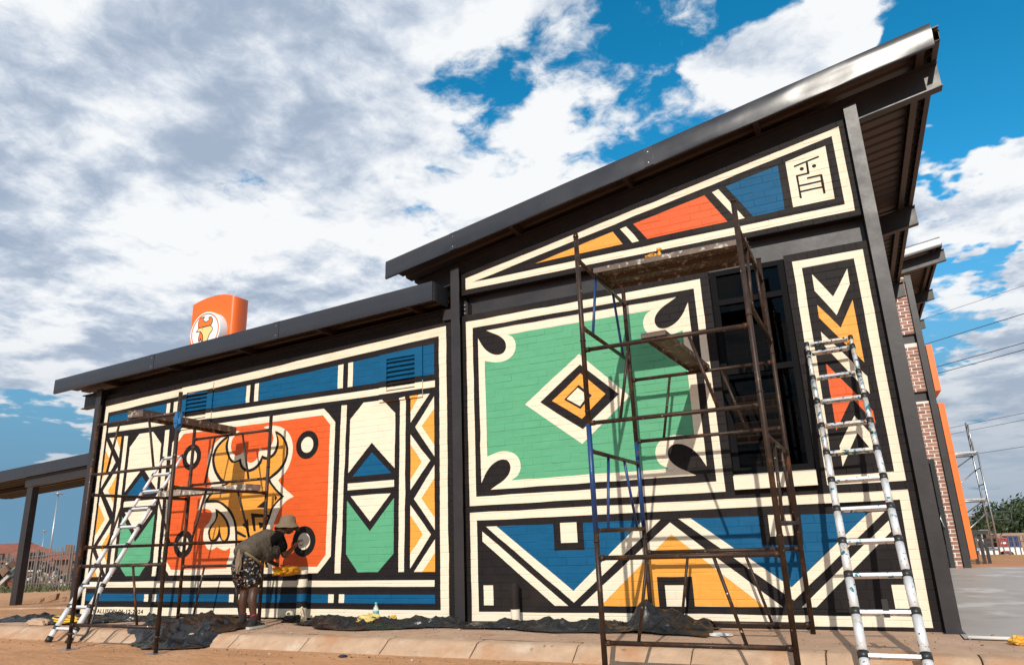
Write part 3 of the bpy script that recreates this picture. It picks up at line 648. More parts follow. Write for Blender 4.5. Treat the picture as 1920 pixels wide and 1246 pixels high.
# roofs: ribbed sheet seen from below, deck above, flashing in front
def rib_sheet(name, x0, x1, y0, y1, zf, par, mat_, pitch=0.217):
    b = MB(); pr = []; y = y0
    while y < y1:
        pr += [(y, 0), (y+pitch-.075, 0), (y+pitch-.055, 0.035), (y+pitch-.02, 0.035), (y+pitch-.001, 0)]; y += pitch
    n = len(pr); vs = [(x, yy, zf(x)+h) for x in (x0, x1) for yy, h in pr]
    b.add(vs, [(i, i+1, n+i+1, n+i) for i in range(n-1)])
    top_ = [(x0, y0, zf(x0)+.055), (x1, y0, zf(x1)+.055), (x1, y1, zf(x1)+.055), (x0, y1, zf(x0)+.055)]
    b.hexa([(x, yy, z-.012) for x, yy, z in top_], top_)
    return b.build(name, mat_, par, fix=False)
rib_sheet('roof_sheet', -0.77, 5.81, -0.33, 11.3, lambda x: zt(x)+.10, bld, SOFFIT)
rib_sheet('roof_sheet', -7.57, -0.08, -0.33, 8.0, lambda x: zl(x)+.08, bld, SOFFIT)
def flashing(name, x0, x1, y, zlo, zhi, par, tilt0=0.012, tilt1=0.05, wav=0.004, seed=0.0, n=60):
    b = MB(); vs = []
    zs = (0.0, 0.06, 0.35, 0.65, 0.94, 1.0)
    for i in range(n+1):
        t = i/n; x = x0+(x1-x0)*t; lo, hi = zlo(x), zhi(x); tilt = tilt0+(tilt1-tilt0)*t**3
        for s in zs:
            w = wav*fbm(x*0.9+seed, s*2.2, seed)
            vs.append((x, y+tilt*(hi-lo)*s*2+w*(0.3+0.7*math.sin(math.pi*s)) + (0.004 if s in (0, 1) else 0), lo+(hi-lo)*s))
        for s in zs[::-1]:
            vs.append((x, y+0.035+tilt*(hi-lo)*s*2, lo+(hi-lo)*s))
    k = 2*len(zs)
    b.add(vs, [(i*k+j, i*k+(j+1) % k, (i+1)*k+(j+1) % k, (i+1)*k+j) for i in range(n) for j in range(k)], 0, True)
    b.add(vs, [tuple(range(k)), tuple(range(n*k, (n+1)*k))])
    return b.build(name, FASCIA, par, angle=40)
flashing('fascia', -0.79, 5.739, -0.36, lambda x: 4.252+0.1765*(x+0.744), lambda x: 4.489+0.1778*(x+0.791), bld, 0.02, -0.012, 0.022, 3.0, 90)
flashing('fascia', -7.60, -0.06, -0.36, lambda x: 3.517+SL*(x+7.591), lambda x: 3.758+0.0412*(x+7.604), bld, 0.0, 0.0, 0.002, 9.0)
for x, lo, hi in ((0.20, lambda x: 4.252+0.1765*(x+0.744), lambda x: 4.489+0.1778*(x+0.791)), (2.78, lambda x: 4.252+0.1765*(x+0.744), lambda x: 4.489+0.1778*(x+0.791)), (-5.25, lambda x: 3.517+SL*(x+7.591), lambda x: 3.758+0.0412*(x+7.604)), (-2.70, lambda x: 3.517+SL*(x+7.591), lambda x: 3.758+0.0412*(x+7.604))):
    tl = 0.03 if x > 0 else 0.0
    def yo(t): return -0.3655+tl*.25*2*t
    b = MB(); b.hexa([(x, yo(0), lo(x)+.002), (x+.10, yo(0), lo(x+.1)+.002), (x+.10, yo(0)+.006, lo(x+.1)+.002), (x, yo(0)+.006, lo(x)+.002)], [(x, yo(1), hi(x)-.002), (x+.10, yo(1), hi(x+.1)-.002), (x+.10, yo(1)+.006, hi(x+.1)-.002), (x, yo(1)+.006, hi(x)-.002)]); b.build('lap_joint', FASCIA, bld)
    for t in (.22, .78):
        b = MB(); zc_ = lo(x)+(hi(x)-lo(x))*t; b.lathe([(0.007, -.004), (0.007, .002)], (x+.05, yo(t), zc_), 8, axis='Y'); b.build('screw', GALV, bld)
# end cap of the lower flashing and eaves members on the right
b = MB(); b.box(-0.062, -0.047, -0.325, 0.0, 3.815, 4.065); b.build('fascia_return', FASCIA, bld)
for xa, xb in ((5.600, 5.668), (5.745, 5.800)):
    b = MB(); z0 = lambda x: zt(x)
    b.hexa([(xa, -0.32, z0(xa)), (xb, -0.32, z0(xb)), (xb, 11.3, z0(xb)), (xa, 11.3, z0(xa))], [(xa, -0.32, z0(xa)+.004), (xb, -0.32, z0(xb)+.004), (xb, 11.3, z0(xb)+.004), (xa, 11.3, z0(xa)+.004)])
    xe = xb if xa > 5.7 else xa
    b.box(xe-.004, xe, -0.32, 11.3, z0(xe), z0(xe)+.10)
    b.build('purlin', PURLIN, bld)
for x in (1.0, 2.5, 4.0): 
    b = MB(); b.box(x-.03, x+.03, -0.32, 11.0, zt(x), zt(x)+.095); b.build('purlin', PURLIN, bld)
for x in (-6.5, -5.0, -3.5, -2.0, -0.5):
    b = MB(); b.box(x-.03, x+.03, -0.32, 7.8, zl(x)-.005, zl(x)+.075); b.build('purlin', PURLIN, bld)
# hidden faces of the block: side, back and left walls keep the inside dark
b = MB(); b.box(4.75, 4.92, 0.24, 11.5, -0.2, 5.2); b.box(-6.75, -6.55, 0.23, 8.0, -0.2, 3.45); b.box(-6.55, 0.0, 7.8, 8.0, -0.2, 3.6); b.box(0.0, 0.2, 0.23, 8.0, -0.2, 4.3); b.box(0.0, 4.75, 11.3, 11.5, -0.2, 4.3)
b.build('side_wall', PAINT[0], bld)

# window
wf = MB(); y0, y1 = 0.055, 0.115
X0, X1, Z0, Z1 = WIN[0]+.004, WIN[1]-.004, 1.445, 3.640
FR = mat('window_frame_black', (0.009, 0.009, 0.010), 0.6, var=0.1, spec=0.03)
win = MB(); win.box(X0, X1, y1, y1+.004, Z0, Z1)
wpar = thing_part = None
fr = MB()
fr.box(X0, X0+.055, y0, y1, Z0, Z1); fr.box(X1-.055, X1, y0, y1, Z0, Z1); fr.box(X0+.0551, X1-.0551, y0, y1, Z0, Z0+.06); fr.box(X0+.0551, X1-.0551, y0, y1, Z1-.055, Z1)
fr.box(X0+.0551, X1-.0551, y0-.004, y1, 3.245, 3.305); fr.box(X0+.0551, X1-.0551, y0-.004, y1, 2.475, 2.535)
wo = fr.build('window', FR, bld); wo['label'] = 'tall black framed window in three lights'
GL = bpy.data.materials.new('window_glass'); GL.use_nodes = True
nt = GL.node_tree; N = nt.nodes; N.clear(); o = N.new('ShaderNodeOutputMaterial'); tr = N.new('ShaderNodeBsdfTransparent'); tr.inputs[0].default_value = (0.45, 0.44, 0.42, 1); gl = N.new('ShaderNodeBsdfGlossy'); gl.inputs['Roughness'].default_value = 0.02
fz = N.new('ShaderNodeFresnel'); fz.inputs[0].default_value = 1.22; mx = N.new('ShaderNodeMixShader'); nt.links.new(fz.outputs[0], mx.inputs[0]); nt.links.new(tr.outputs[0], mx.inputs[1]); nt.links.new(gl.outputs[0], mx.inputs[2]); nt.links.new(mx.outputs[0], o.inputs[0])
for za, zb in ((Z0+.06, 2.475), (2.535, 3.245), (3.305, Z1-.055)):
    b = MB(); b.box(X0+.055, X1-.055, 0.085, 0.091, za, zb); b.build('pane', GL, wo)
for za, zb in ((Z0+.06, 2.475), (2.535, 3.245), (3.305, Z1-.055)):
    for s in (0, 1):
        xa = X0+.055 if s == 0 else X1-.055-.012
        b = MB(); b.box(xa, xa+.012, 0.06, 0.084, za, zb); b.build('bead', FR, wo)
b = MB(); b.hexa([(3.285, -.085, 1.288), (4.052, -.085, 1.288), (4.052, .05, 1.292), (3.285, .05, 1.292)], [(3.285, -.085, 1.418), (4.052, -.085, 1.418), (4.052, .05, 1.448), (3.285, .05, 1.448)])
so = b.build('sill', PAINT[C_], wo)
# room behind the glass
BRK = bpy.data.materials.new('inner_brick'); BRK.use_nodes = True; _n = BRK.node_tree
_bt = _n.nodes.new('ShaderNodeTexBrick'); _bt.inputs['Scale'].default_value = 1.0; _bt.inputs['Brick Width'].default_value = 0.232; _bt.inputs['Row Height'].default_value = 0.085; _bt.inputs['Mortar Size'].default_value = 0.008; _bt.inputs['Color1'].default_value = (0.16, 0.065, 0.045, 1); _bt.inputs['Color2'].default_value = (0.22, 0.10, 0.07, 1); _bt.inputs['Mortar'].default_value = (0.5, 0.44, 0.38, 1)
_g = _n.nodes.new('ShaderNodeNewGeometry'); _s = _n.nodes.new('ShaderNodeSeparateXYZ'); _c = _n.nodes.new('ShaderNodeCombineXYZ'); _n.links.new(_g.outputs['Position'], _s.inputs[0]); _n.links.new(_s.outputs[0], _c.inputs[0]); _n.links.new(_s.outputs[2], _c.inputs[1]); _n.links.new(_c.outputs[0], _bt.inputs['Vector']); _n.links.new(_bt.outputs[0], _n.nodes['Principled BSDF'].inputs['Base Color'])
b = MB(); b.box(0.3, 4.74, 1.9, 2.0, -0.1, 3.9); b.build('inner_wall', BRK, bld)
b = MB(); b.box(0.3, 4.74, 0.23, 1.9, -0.1, -0.02); b.build('inner_floor', mat('inner_floor', (0.22, 0.2, 0.18), 0.5), bld)
b = MB(); b.box(0.3, 4.74, 0.23, 1.9, 3.85, 3.95); b.build('inner_ceiling', mat('inner_ceiling', (0.3, 0.3, 0.3), 0.8), bld)
b = MB(); b.box(2.35, 3.0, 1.82, 1.89, 2.1, 3.2); b.build('inner_panel', mat('inner_panel', (0.5, 0.06, 0.02), 0.5), bld)

# louvre vents: sheet plates painted over with the mural
for cx in (-0.768, -4.535):
    x0, x1, z0, z1 = cx-.338, cx+.338, 2.678, 3.345
    a0, a1, c0, c1 = cx-.222, cx+.222, 2.812, 3.250
    b = MB(); yp = -0.022
    for r in ((x0, a0, z0, z1), (a1, x1, z0, z1), (a0, a1, z0, c0), (a0, a1, c1, z1)):
        q = [(r[0], r[2]), (r[1], r[2]), (r[1], r[3]), (r[0], r[3])]
        for p, col in paint(q, candidates(*r)): b.add([(u, yp, w) for u, w in p], [tuple(range(len(p)))], col)
    for r in ((x0, x0+.001, z0, z1), (x1-.001, x1, z0, z1)):
        q = [(r[0], z0), (r[0]+.0005, z0), (r[0]+.0005, z1), (r[0], z1)]
        xx = x0 if r[0] == x0 else x1
        for k in range(12):
            za, zb = z0+(z1-z0)*k/12, z0+(z1-z0)*(k+1)/12
            col = paint([(xx-.001, za), (xx+.001, za), (xx+.001, zb), (xx-.001, zb)], candidates(xx-.001, xx+.001, za, zb))[0][1]
            b.add([(xx, yp, za), (xx, 0.002, za), (xx, 0.002, zb), (xx, yp, zb)], [(0, 1, 2, 3)], col)
    for zz in (z0, z1): b.add([(x0, yp, zz), (x1, yp, zz), (x1, 0.002, zz), (x0, 0.002, zz)], [(0, 1, 2, 3)], Y_ if zz == z0 else B_)
    b.add([(a0, 0.004-.002, c0), (a1, 0.002, c0), (a1, 0.002, c1), (a0, 0.002, c1)], [(0, 1, 2, 3)], 0)
    v = b.build('louvre_vent', PAINT, bld, fix=False)
    for k in range(7):
        zc = c0+(c1-c0)*(k+0.42)/7; b = MB(); h = 0.015
        p0 = [(a0, -0.034, zc-h), (a1, -0.034, zc-h), (a1, -0.002, zc+h), (a0, -0.002, zc+h)]
        col = C_ if zc < 2.87 else (K_ if zc < 2.955 else B_)
        b.hexa(p0, [(x, y+.004, z+.003) for x, y, z in p0], col); b.build('slat', PAINT, v)

# overflow pipes in front of the wall
def pipe(cx, h, r, bands, label):
    t = thing('standpipe', label, 'pipe', (cx, -0.13, 0), 'painted standpipes along the wall foot')
    b = MB(); zs = sorted(set([0.0, h]+[z for z, c in bands]))
    prof_c = lambda z: [c for zz, c in bands if zz <= z+1e-6][-1]
    for za, zb in zip(zs, zs[1:]): b.tube((cx, -0.13, za), (cx, -0.13, zb), r, 20, prof_c(za), caps=False)
    b.lathe([(r, h), (r*.86, h+.004), (r*.80, h-.02)], (cx, -0.13, 0), 20, prof_c(h-.01)); b.lathe([(r+.008, 0), (r+.008, 0.05), (r, 0.056)], (cx, -0.13, 0), 20, prof_c(0))
    b.build('pipe_body', PAINT, t, angle=40)
pipe(-2.172, 0.60, 0.062, [(0, C_), (0.155, K_), (0.235, B_), (0.325, K_), (0.405, C_), (0.50, K_), (0.56, C_)], 'standpipe painted in black, blue and cream bands beside the painter')
pipe(0.835, 0.425, 0.050, [(0, C_), (0.165, K_)], 'short black standpipe with cream foot below the blue triangle')

# ------------------------------------------------------------------ taller wing behind
Y2 = 11.6; GB = -0.16
wing = thing('red_brick_wing', 'taller red face brick wing with white joints standing behind the mural building', 'building', (6.0, Y2, GB))
FBR = [mat('face_brick_a', (0.33, 0.15, 0.105), 0.8, var=0.2, vscale=14, bump=0.002, bscale=80), mat('face_brick_b', (0.40, 0.20, 0.145), 0.8, var=0.2, vscale=14, bump=0.002, bscale=80), mat('face_brick_c', (0.26, 0.12, 0.085), 0.8, var=0.2, vscale=14, bump=0.002, bscale=80)]
WMORT = mat('white_mortar', (0.80, 0.74, 0.69), 0.9, var=0.08, vscale=10)
zw = lambda x: 7.0+0.165*(x-7.2)            # underside of the wing's rafters
zones = [(GB, 3.62), (3.86, 5.05), (5.29, 6.75)]
wm = MB()
for za, zb in zones: wm.box(5.0, 6.27, Y2+0.006, Y2+0.2, za, zb)
wmo = wm.build('mortar_wall', WMORT, wing); wmo['kind'] = 'stuff'
proto = []
for k in range(3):
    b = MB(); b.box(0, 0.205, -0.006, 0.004, 0, 0.063); me = b.build('brick', FBR[k], wing, loc=(0, 0, 0)); proto.append(me.data); bpy.data.objects.remove(me)
bh = MB(); bh.box(0, 0.092, -0.006, 0.004, 0, 0.063); hm = bh.build('brick', FBR[0], wing, loc=(0, 0, 0)); half = hm.data; bpy.data.objects.remove(hm)
rw = random.Random(11)
for za, zb in zones:
    n = int((zb-za)/CH)
    for r in range(n):
        xs = 6.262; z = za+r*CH+.007
        seq = [('h', 0.092), ('f', 0.205), ('f', 0.205)] if r % 2 else [('f', 0.205), ('f', 0.205)]
        for kind, L in seq:
            if za < 0 and z < 2.28 and xs-L < 6.20 and kind == 'f' and xs < 6.22: pass
            xs -= L
            o = bpy.data.objects.new('brick', half if kind == 'h' else rw.choice(proto)); COL.objects.link(o); o.parent = wing; o.location = Vector((xs, Y2, z))-wing.location
            xs -= 0.025
b = MB(); isec(b, 6.275, 6.412, Y2-.10, Y2+.12, GB, lambda x: 6.75); b.build('column', STEEL, wing)
for za, zb in ((3.62, 3.86), (5.05, 5.29)):
    b = MB(); b.box(5.0, 6.27, Y2+.09, Y2+.12, za, zb); b.build('beam', STEEL, wing)
b = MB(); b.box(5.0, 6.27, Y2+.25, Y2+.3, GB, 6.7); b.box(6.2, 6.3, Y2+.3, 24, GB, 6.7); b.build('wing_core', PAINT[0], wing)
# door by the column: dark stile, glass leaf, pull handle
DARK = mat('door_frame_black', (0.018, 0.020, 0.022), 0.3, var=0.1)
dr = MB(); dr.box(6.02, 6.115, Y2-.07, Y2-.012, GB, 2.26); dr.box(5.2, 6.02, Y2-.07, Y2-.012, 2.16, 2.26); do = dr.build('door', DARK, wing)
b = MB(); b.box(5.2, 6.018, Y2-.05, Y2-.04, GB, 2.158); b.build('pane', GL, do)
b = MB(); b.path([(6.05, Y2-.07, 0.72), (6.05, Y2-.16, 0.735), (6.03, Y2-.18, 0.78), (6.0, Y2-.18, 0.93), (6.01, Y2-.16, 0.975), (6.04, Y2-.07, 0.985)], 0.014, 8); b.build('handle', GALV, do)
ORG = mat('orange_panel', (0.86, 0.17, 0.018), 0.4, var=0.04)
for za, zb in ((3.83, 4.96), (0.04, 3.54)):
    n_ = max(1, round((zb-za)/1.18))
    for k in range(n_):
        b = MB(); b.box(6.435, 6.56, Y2-.02, Y2+2.6, za+(zb-za)*k/n_+.003, za+(zb-za)*(k+1)/n_-.003); b.build('orange_sign_panel', ORG, wing)
ztw = lambda x: zw(x)+.30
rib_sheet('roof_sheet', 5.0, 7.16, Y2-.28, 24, lambda x: ztw(x)+.10, wing, SOFFIT)
for y in (11.65, 15.1, 18.6): rafter(y, 5.6, 7.25+.03*(y-11.6)/3.5, ztw, 0.30, par=wing)
flashing('fascia', 5.0, 7.17, Y2-.30, lambda x: ztw(x)-.02, lambda x: ztw(x)+.235, wing, 0.02, 0.03, 0.003, 5.0, 20)
for xa, xb in ((6.98, 7.05), (7.13, 7.19)):
    b = MB(); b.box(xa, xb, Y2-.26, 23.5, ztw(xa), ztw(xa)+.095); b.build('purlin', PURLIN, wing)

# ------------------------------------------------------------------ open canopy to the left
can = thing('steel_canopy', 'low dark steel canopy on a single post left of the building', 'canopy', (-12.0, 2.1, 0))
b = MB(); b.box(-12.13, -11.93, 2.06, 2.20, -0.2, 2.34); b.build('post', STEEL, can)
zc = lambda x: 2.52+0.052*(x+13.1)
def slab_x(x0, x1, y0, y1, f0, f1): 
    b = MB(); b.hexa([(x0, y0, f0(x0)), (x1, y0, f0(x1)), (x1, y1, f0(x1)), (x0, y1, f0(x0))], [(x0, y0, f1(x0)), (x1, y0, f1(x1)), (x1, y1, f1(x1)), (x0, y1, f1(x0))]); return b
slab_x(-17, -7.3, 2.0, 2.03, zc, lambda x: zc(x)+.25).build('fascia', FASCIA, can)
rib_sheet('roof_sheet', -17, -7.3, 2.05, 4.4, lambda x: zc(x)+.10, can, mat('canopy_sheet', (0.018, 0.014, 0.012), .6, spec=.2))
slab_x(-12.3, -7.4, 2.10, 2.22, lambda x: zc(x)-.20, lambda x: zc(x)-.02).build('beam', STEEL, can)
slab_x(-12.3, -7.4, 4.2, 4.32, lambda x: zc(x)-.22, lambda x: zc(x)-.02).build('beam', STEEL, can)
for y in (3.2,): slab_x(-17, -7.4, y, y+.06, lambda x: zc(x), lambda x: zc(x)+.09).build('purlin', PURLIN, can)

# ------------------------------------------------------------------ sign on the roof
sg = thing('roof_sign', 'tall orange roof sign with curved top and round rooster emblem', 'sign', (-7.78, 3.4, 3.9))
SORG = mat('sign_orange', (0.88, 0.135, 0.010), 0.35, var=0.02); SWHITE = mat('sign_white', (0.86, 0.85, 0.83), 0.35, var=0.02); SYEL = mat('sign_straw', (0.83, 0.60, 0.24), 0.4, var=0.04); SRED = mat('sign_comb_orange', (0.86, 0.16, 0.012), 0.4, var=0.02); SBLK = mat('sign_outline', (0.03, 0.02, 0.015), 0.5)
ztop = lambda x: 6.33-0.36*((x+7.86)/0.86)**2*(0.42 if x < -7.86 else 0.68)
b = MB(); cols = []
# plan outline of the box: flat front, right end rounding back
plan = [(-8.555, 3.0), (-7.42, 3.0), (-7.36, 3.006), (-7.31, 3.03), (-7.275, 3.08), (-7.26, 3.16), (-7.265, 3.34), (-7.30, 3.42), (-8.5, 3.42), (-8.555, 3.38)]
fine = []
for (xa, ya), (xb, yb) in zip(plan, plan[1:]+plan[:1]):
    k = max(1, int(abs(xb-xa)/0.08))
    fine += [(xa+(xb-xa)*i/k, ya+(yb-ya)*i/k) for i in range(k)]
n = len(fine); vs = [(x, y, 3.92) for x, y in fine]+[(x, y, ztop(x)) for x, y in fine]
b.add(vs, [(i, (i+1) % n, n+(i+1) % n, n+i) for i in range(n)], 0, True)
b.add(vs, [tuple(range(n, 2*n))]); b.build('sign_body', SORG, sg, angle=35)
ex, ez = -7.86, 5.44
b = MB(); b.lathe([(0.445, 2.80), (0.450, 2.81), (0.450, 3.0)], (ex, 0, ez), 48, axis='Y'); em = b.build('emblem', SWHITE, sg, angle=40)
b = MB(); nn = 48
vs = [(ex+r*math.cos(2*math.pi*k/nn), y, ez+r*math.sin(2*math.pi*k/nn)) for r, y in ((0.415, 2.799), (0.415, 2.794), (0.39, 2.794), (0.39, 2.799)) for k in range(nn)]
b.add(vs, [(i*nn+k, i*nn+(k+1) % nn, (i+1)*nn+(k+1) % nn, (i+1)*nn+k) for i in range(3) for k in range(nn)]); b.build('ring', SORG, em)
def emblem_part(name, pts, y, m, grow=1.0):
    pts = cr(pts, 3, True) if grow == 1.0 else pts
    b = MB(); b.prism_xz(pts, y, 2.7995); return b.build(name, m, em)
comb = [(-8.044, 5.55), (-8.083, 5.645), (-8.073, 5.715), (-8.032, 5.767), (-7.97, 5.782), (-7.906, 5.775), (-7.942, 5.746), (-7.938, 5.709), (-7.887, 5.677), (-7.86, 5.655), (-7.83, 5.664), (-7.777, 5.676), (-7.757, 5.708), (-7.777, 5.741), (-7.731, 5.751), (-7.682, 5.731), (-7.653, 5.679), (-7.66, 5.61), (-7.724, 5.556)]
headp = [(-8.044, 5.544), (-7.723, 5.55), (-7.635, 5.483), (-7.646, 5.421), (-7.715, 5.351), (-7.793, 5.150), (-7.90, 5.150), (-7.907, 5.323), (-7.939, 5.398), (-8.01, 5.462), (-8.121, 5.465), (-8.079, 5.509)]
watl = [(-8.007, 5.438), (-7.957, 5.413), (-7.908, 5.335), (-7.903, 5.229), (-7.951, 5.237), (-7.969, 5.30), (-7.998, 5.238), (-8.04, 5.262), (-8.035, 5.343)]
for nm, pts, m in (('comb', comb, SRED), ('head', headp, SYEL), ('wattle', watl, SRED)):
    p2 = cr(pts, 3, True); emblem_part(nm, p2, 2.795, m, 2)
    b = MB(); L = p2+[p2[0]]
    for (xa, za), (xb, zb) in zip(L, L[1:]):
        d = Vector((xb-xa, zb-za)); 
        if d.length < 1e-6: continue
        d.normalize(); q = Vector((-d.y, d.x))*0.008; e = d*0.004
        b.add([(xa-e.x+q.x, 2.7935, za-e.y+q.y), (xa-e.x-q.x, 2.7935, za-e.y-q.y), (xb+e.x-q.x, 2.7935, zb+e.y-q.y), (xb+e.x+q.x, 2.7935, zb+e.y+q.y)], [(0, 1, 2, 3)])
    b.build('outline', SBLK, em, fix=False)
b = MB(); b.lathe([(0.012, 2.793), (0.012, 2.797)], (-7.935, 0, 5.505), 10, axis='Y'); b.build('eye', SBLK, em)
for x in (-8.2, -7.5):
    b = MB(); b.box(x-.05, x+.05, 3.15, 3.25, 3.5, 3.95); b.build('foot_post', STEEL, sg)

# ------------------------------------------------------------------ scaffold towers
RT_ = 0.0225
def frame_pair(t, p, q, zlo, zhi, m=RUST, f=((0.29, 0.20), (0.65, 0.77))):
    """two ledgers between posts p and q, with the two slanting struts between them"""
    P = lambda k, z: (p[0]+(q[0]-p[0])*k, p[1]+(q[1]-p[1])*k, z)
    for z in (zlo, zhi):
        b = MB(); b.tube(P(0, z), P(1, z), 0.019); b.tube(P(0.015, z), P(0.04, z), 0.024); b.tube(P(.96, z), P(.985, z), 0.024); b.build('ledger', m if m is RUST else RUST, t)
    for a, c in f:
        b = MB(); b.tube(P(a, zhi), P(c, zlo), 0.0135); b.build('strut', m, t)
def tower(label, FLp, FRp, BRp, BLp, zs_front, zs_back, zs_end, blue, base_front, top_f, top_b):
    t = thing('scaffold_tower', label, 'scaffold', ((FLp[0]+FRp[0])/2, (FLp[1]+BLp[1])/2, 0), 'rusty tube scaffold towers in front of the mural')
    for nm, p, zb, zt_ in (('FL', FLp, base_front, top_f), ('FR', FRp, base_front, top_f), ('BR', BRp, 0.0, top_b), ('BL', BLp, 0.0, top_b)):
        segs = [(zb, zt_, RUST)]
        if nm in blue: a, c = blue[nm]; segs = [(zb, a, RUST), (a, c, BLUETUBE), (c, zt_, RUST)]
        for za, zc_, m in segs:
            b = MB(); b.tube((p[0], p[1], za), (p[0], p[1], zc_), RT_, 14, caps=True); b.build('post', m, t)
        for zc_ in (zs_end[0]-0.09, zs_front[2]+0.10, zs_end[2]-.13, zs_end[3]+.22):
            if zc_ < zt_: b = MB(); b.tube((p[0], p[1], zc_), (p[0], p[1], zc_+.012), RT_+.004, 14); b.build('spigot', RUST, t)
    for zs, p, q in ((zs_front, FLp, FRp), (zs_back, BLp, BRp)):
        frame_pair(t, p, q, zs[0], zs[1]); frame_pair(t, p, q, zs[2], zs[3])
    for p, q, m in ((FLp, BLp, BLUETUBE if blue else RUST), (FRp, BRp, RUST)):
        frame_pair(t, p, q, zs_end[0], zs_end[1], m, ((0.33, 0.22), (0.66, 0.84)))
        if len(zs_end) > 2 and zs_end[3] < top_b+.05: frame_pair(t, p, q, zs_end[2], zs_end[3], m, ((0.35, 0.2), (0.72, 0.85)))
    return t
def board(name, label, p0, p1, w, th, z, holes=True, group=None, mats=None):
    """steel scaffold board from p0 to p1 (x, y), with folded edges and end hooks"""
    a = Vector((p0[0], p0[1], z)); c = Vector((p1[0], p1[1], z)); d = (c-a).normalized(); s = Vector((-d.y, d.x, 0))*w/2; mid = (a+c)/2; L = (c-a).length/2
    t = thing(name, label, 'board', tuple(mid), group)
    b = MB(); b.obox(mid+Vector((0, 0, th-.003)), d*L, s, (0, 0, .003)); b.build('deck', mats or BOARD, t)
    for k in (-1, 1):
        b = MB(); b.obox(mid+s*k*.985+Vector((0, 0, th/2-.004)), d*L, s*.015, (0, 0, th/2-.003)); b.build('edge', mats or BOARD, t)
    for k in (-1, 1):
        b = MB(); b.obox(mid+d*k*(L-.012)+Vector((0, 0, th/2-.004)), d*.010, s*.96, (0, 0, th/2-.004)); b.build('end_cap', mats or BOARD, t)
    if holes:
        b = MB(); n = int(2*L/0.055)
        for i in range(n):
            for j in range(4):
                pp = a+d*(0.05+i*0.055+(j % 2)*.027)+s*((j-1.5)/2.0); b.lathe([(0.008, -.0035), (0.006, -0.0015)], (pp.x, pp.y, z+th-.006), 6)
        o = b.build('punched_holes', mat('board_hole', (0.35, 0.30, 0.26), 0.6, var=0.3), t, fix=False); o['kind'] = 'stuff'
    return t
twR = tower('tall rusty scaffold tower with blue lower tubes in front of the green panel', (2.392, -1.77), (3.812, -1.77), (3.832, -0.27), (2.380, -0.27),
            (0.10, 0.735, 1.835, 2.482), (0.075, 0.722, 1.828, 2.480), (0.95, 1.60, 2.695, 3.345), {'FL': (0.945, 1.83), 'BL': (0.945, 1.82)}, -0.12, 3.60, 3.57)
board('scaffold_board', 'long rusty steel board, front one of the pair on top of the tall tower', (2.385, -1.17), (3.83, -1.17), 0.27, 0.05, 3.366, group='boards laid on the scaffold towers')
board('scaffold_board', 'long rusty steel board, wall-side one of the pair on top of the tall tower', (2.385, -0.88), (3.83, -0.88), 0.27, 0.05, 3.366, group='boards laid on the scaffold towers')
board('scaffold_board', 'short paint-flecked steel board laid from front to back of the tall tower', (3.030, -1.80), (3.105, -0.24), 0.215, 0.04, 2.503, group='boards laid on the scaffold towers')
twL = tower('lower rusty scaffold tower standing over the painter and the orange rooster panel', (-3.97, -1.91), (-2.53, -1.91), (-2.665, -0.34), (-4.13, -0.34),
            (0.14, 0.775, 1.83, 2.435), (0.07, 0.69, 1.785, 2.432), (0.985, 1.595, 9, 9), {}, -0.12, 2.68, 2.66)
for x, y in ((-3.97, -1.91), (-2.53, -1.91)):
    b = MB(); b.box(x-.08, x+.08, y-.08, y+.08, -0.124, -0.112); b.tube((x, y, -0.115), (x, y, 0.0), 0.017); b.build('base_plate', GALV, twL)
    b = MB(); b.lathe([(0.03, 0), (0.034, .006), (0.034, .022), (0.03, .028)], (x, y, 0.03), 12); b.tube((x-.07, y, .045), (x+.07, y, .045), 0.007); b.build('jack_nut', RUST, twL)
board('scaffold_board', 'dark rusty board laid from front to back across the top of the lower tower', (-3.25, -1.94), (-3.47, -0.31), 0.24, 0.085, 2.458, holes=False, group='boards laid on the scaffold towers')
board('scaffold_board', 'pale paint-crusted board at chest height on the lower tower', (-4.25, -0.62), (-2.62, -0.62), 0.25, 0.075, 1.618, holes=False, group='boards laid on the scaffold towers', mats=mat('paint_crusted_board', (0.26, 0.21, 0.17), .6, var=.3, vscale=12, spots=[((0.62, 0.58, 0.52), 17, .55, .06), ((0.08, 0.05, 0.035), 9, .60, .1)]))

# ------------------------------------------------------------------ telescopic ladders
def ladder(label, bl, br, tl, tr, rungs, mats_fn, base_z, nsec, strap=False):
    t = thing('telescopic_ladder', label, 'ladder', tuple((Vector(bl)+Vector(br))/2), 'telescopic ladders leaning on the wall')
    bl, br, tl, tr = map(Vector, (bl, br, tl, tr))
    for a, c in ((bl, tl), (br, tr)):
        for k in range(nsec):
            f0, f1 = rungs[k], rungs[k+1]
            r = 0.035-0.0014*k*12/nsec
            b = MB(); b.tube(a+(c-a)*f0, a+(c-a)*f1, r, 16); b.build('rail', mats_fn(k/nsec), t)
            b = MB(); b.tube(a+(c-a)*(f1-.010), a+(c-a)*(f1+.006), r+.0035, 16); b.build('collar', BLACKPL, t)
        b = MB(); d = (c-a).normalized(); b.tube(a-d*.035, a+d*.03, 0.040, 16); b.build('foot', BLACKPL, t)
    nrm = (tl-bl).cross(br-bl).normalized(); d = (tl-bl).normalized(); s = (br-bl).normalized()
    for k in range(1, nsec+1):
        p, q = bl+(tl-bl)*rungs[k], br+(tr-br)*rungs[k]
        b = MB(); b.obox((p+q)/2-d*.012, (q-p)/2-(q-p).normalized()*.03, nrm*.022, d*.013); b.build('rung', mats_fn(k/nsec), t)
    return t
rungsR = [0, .054, .150, .238, .325, .414, .500, .587, .679, .766, .857, .958, .995]
def m_r(f): return ALU_H if f > 0.55 else ALU_P
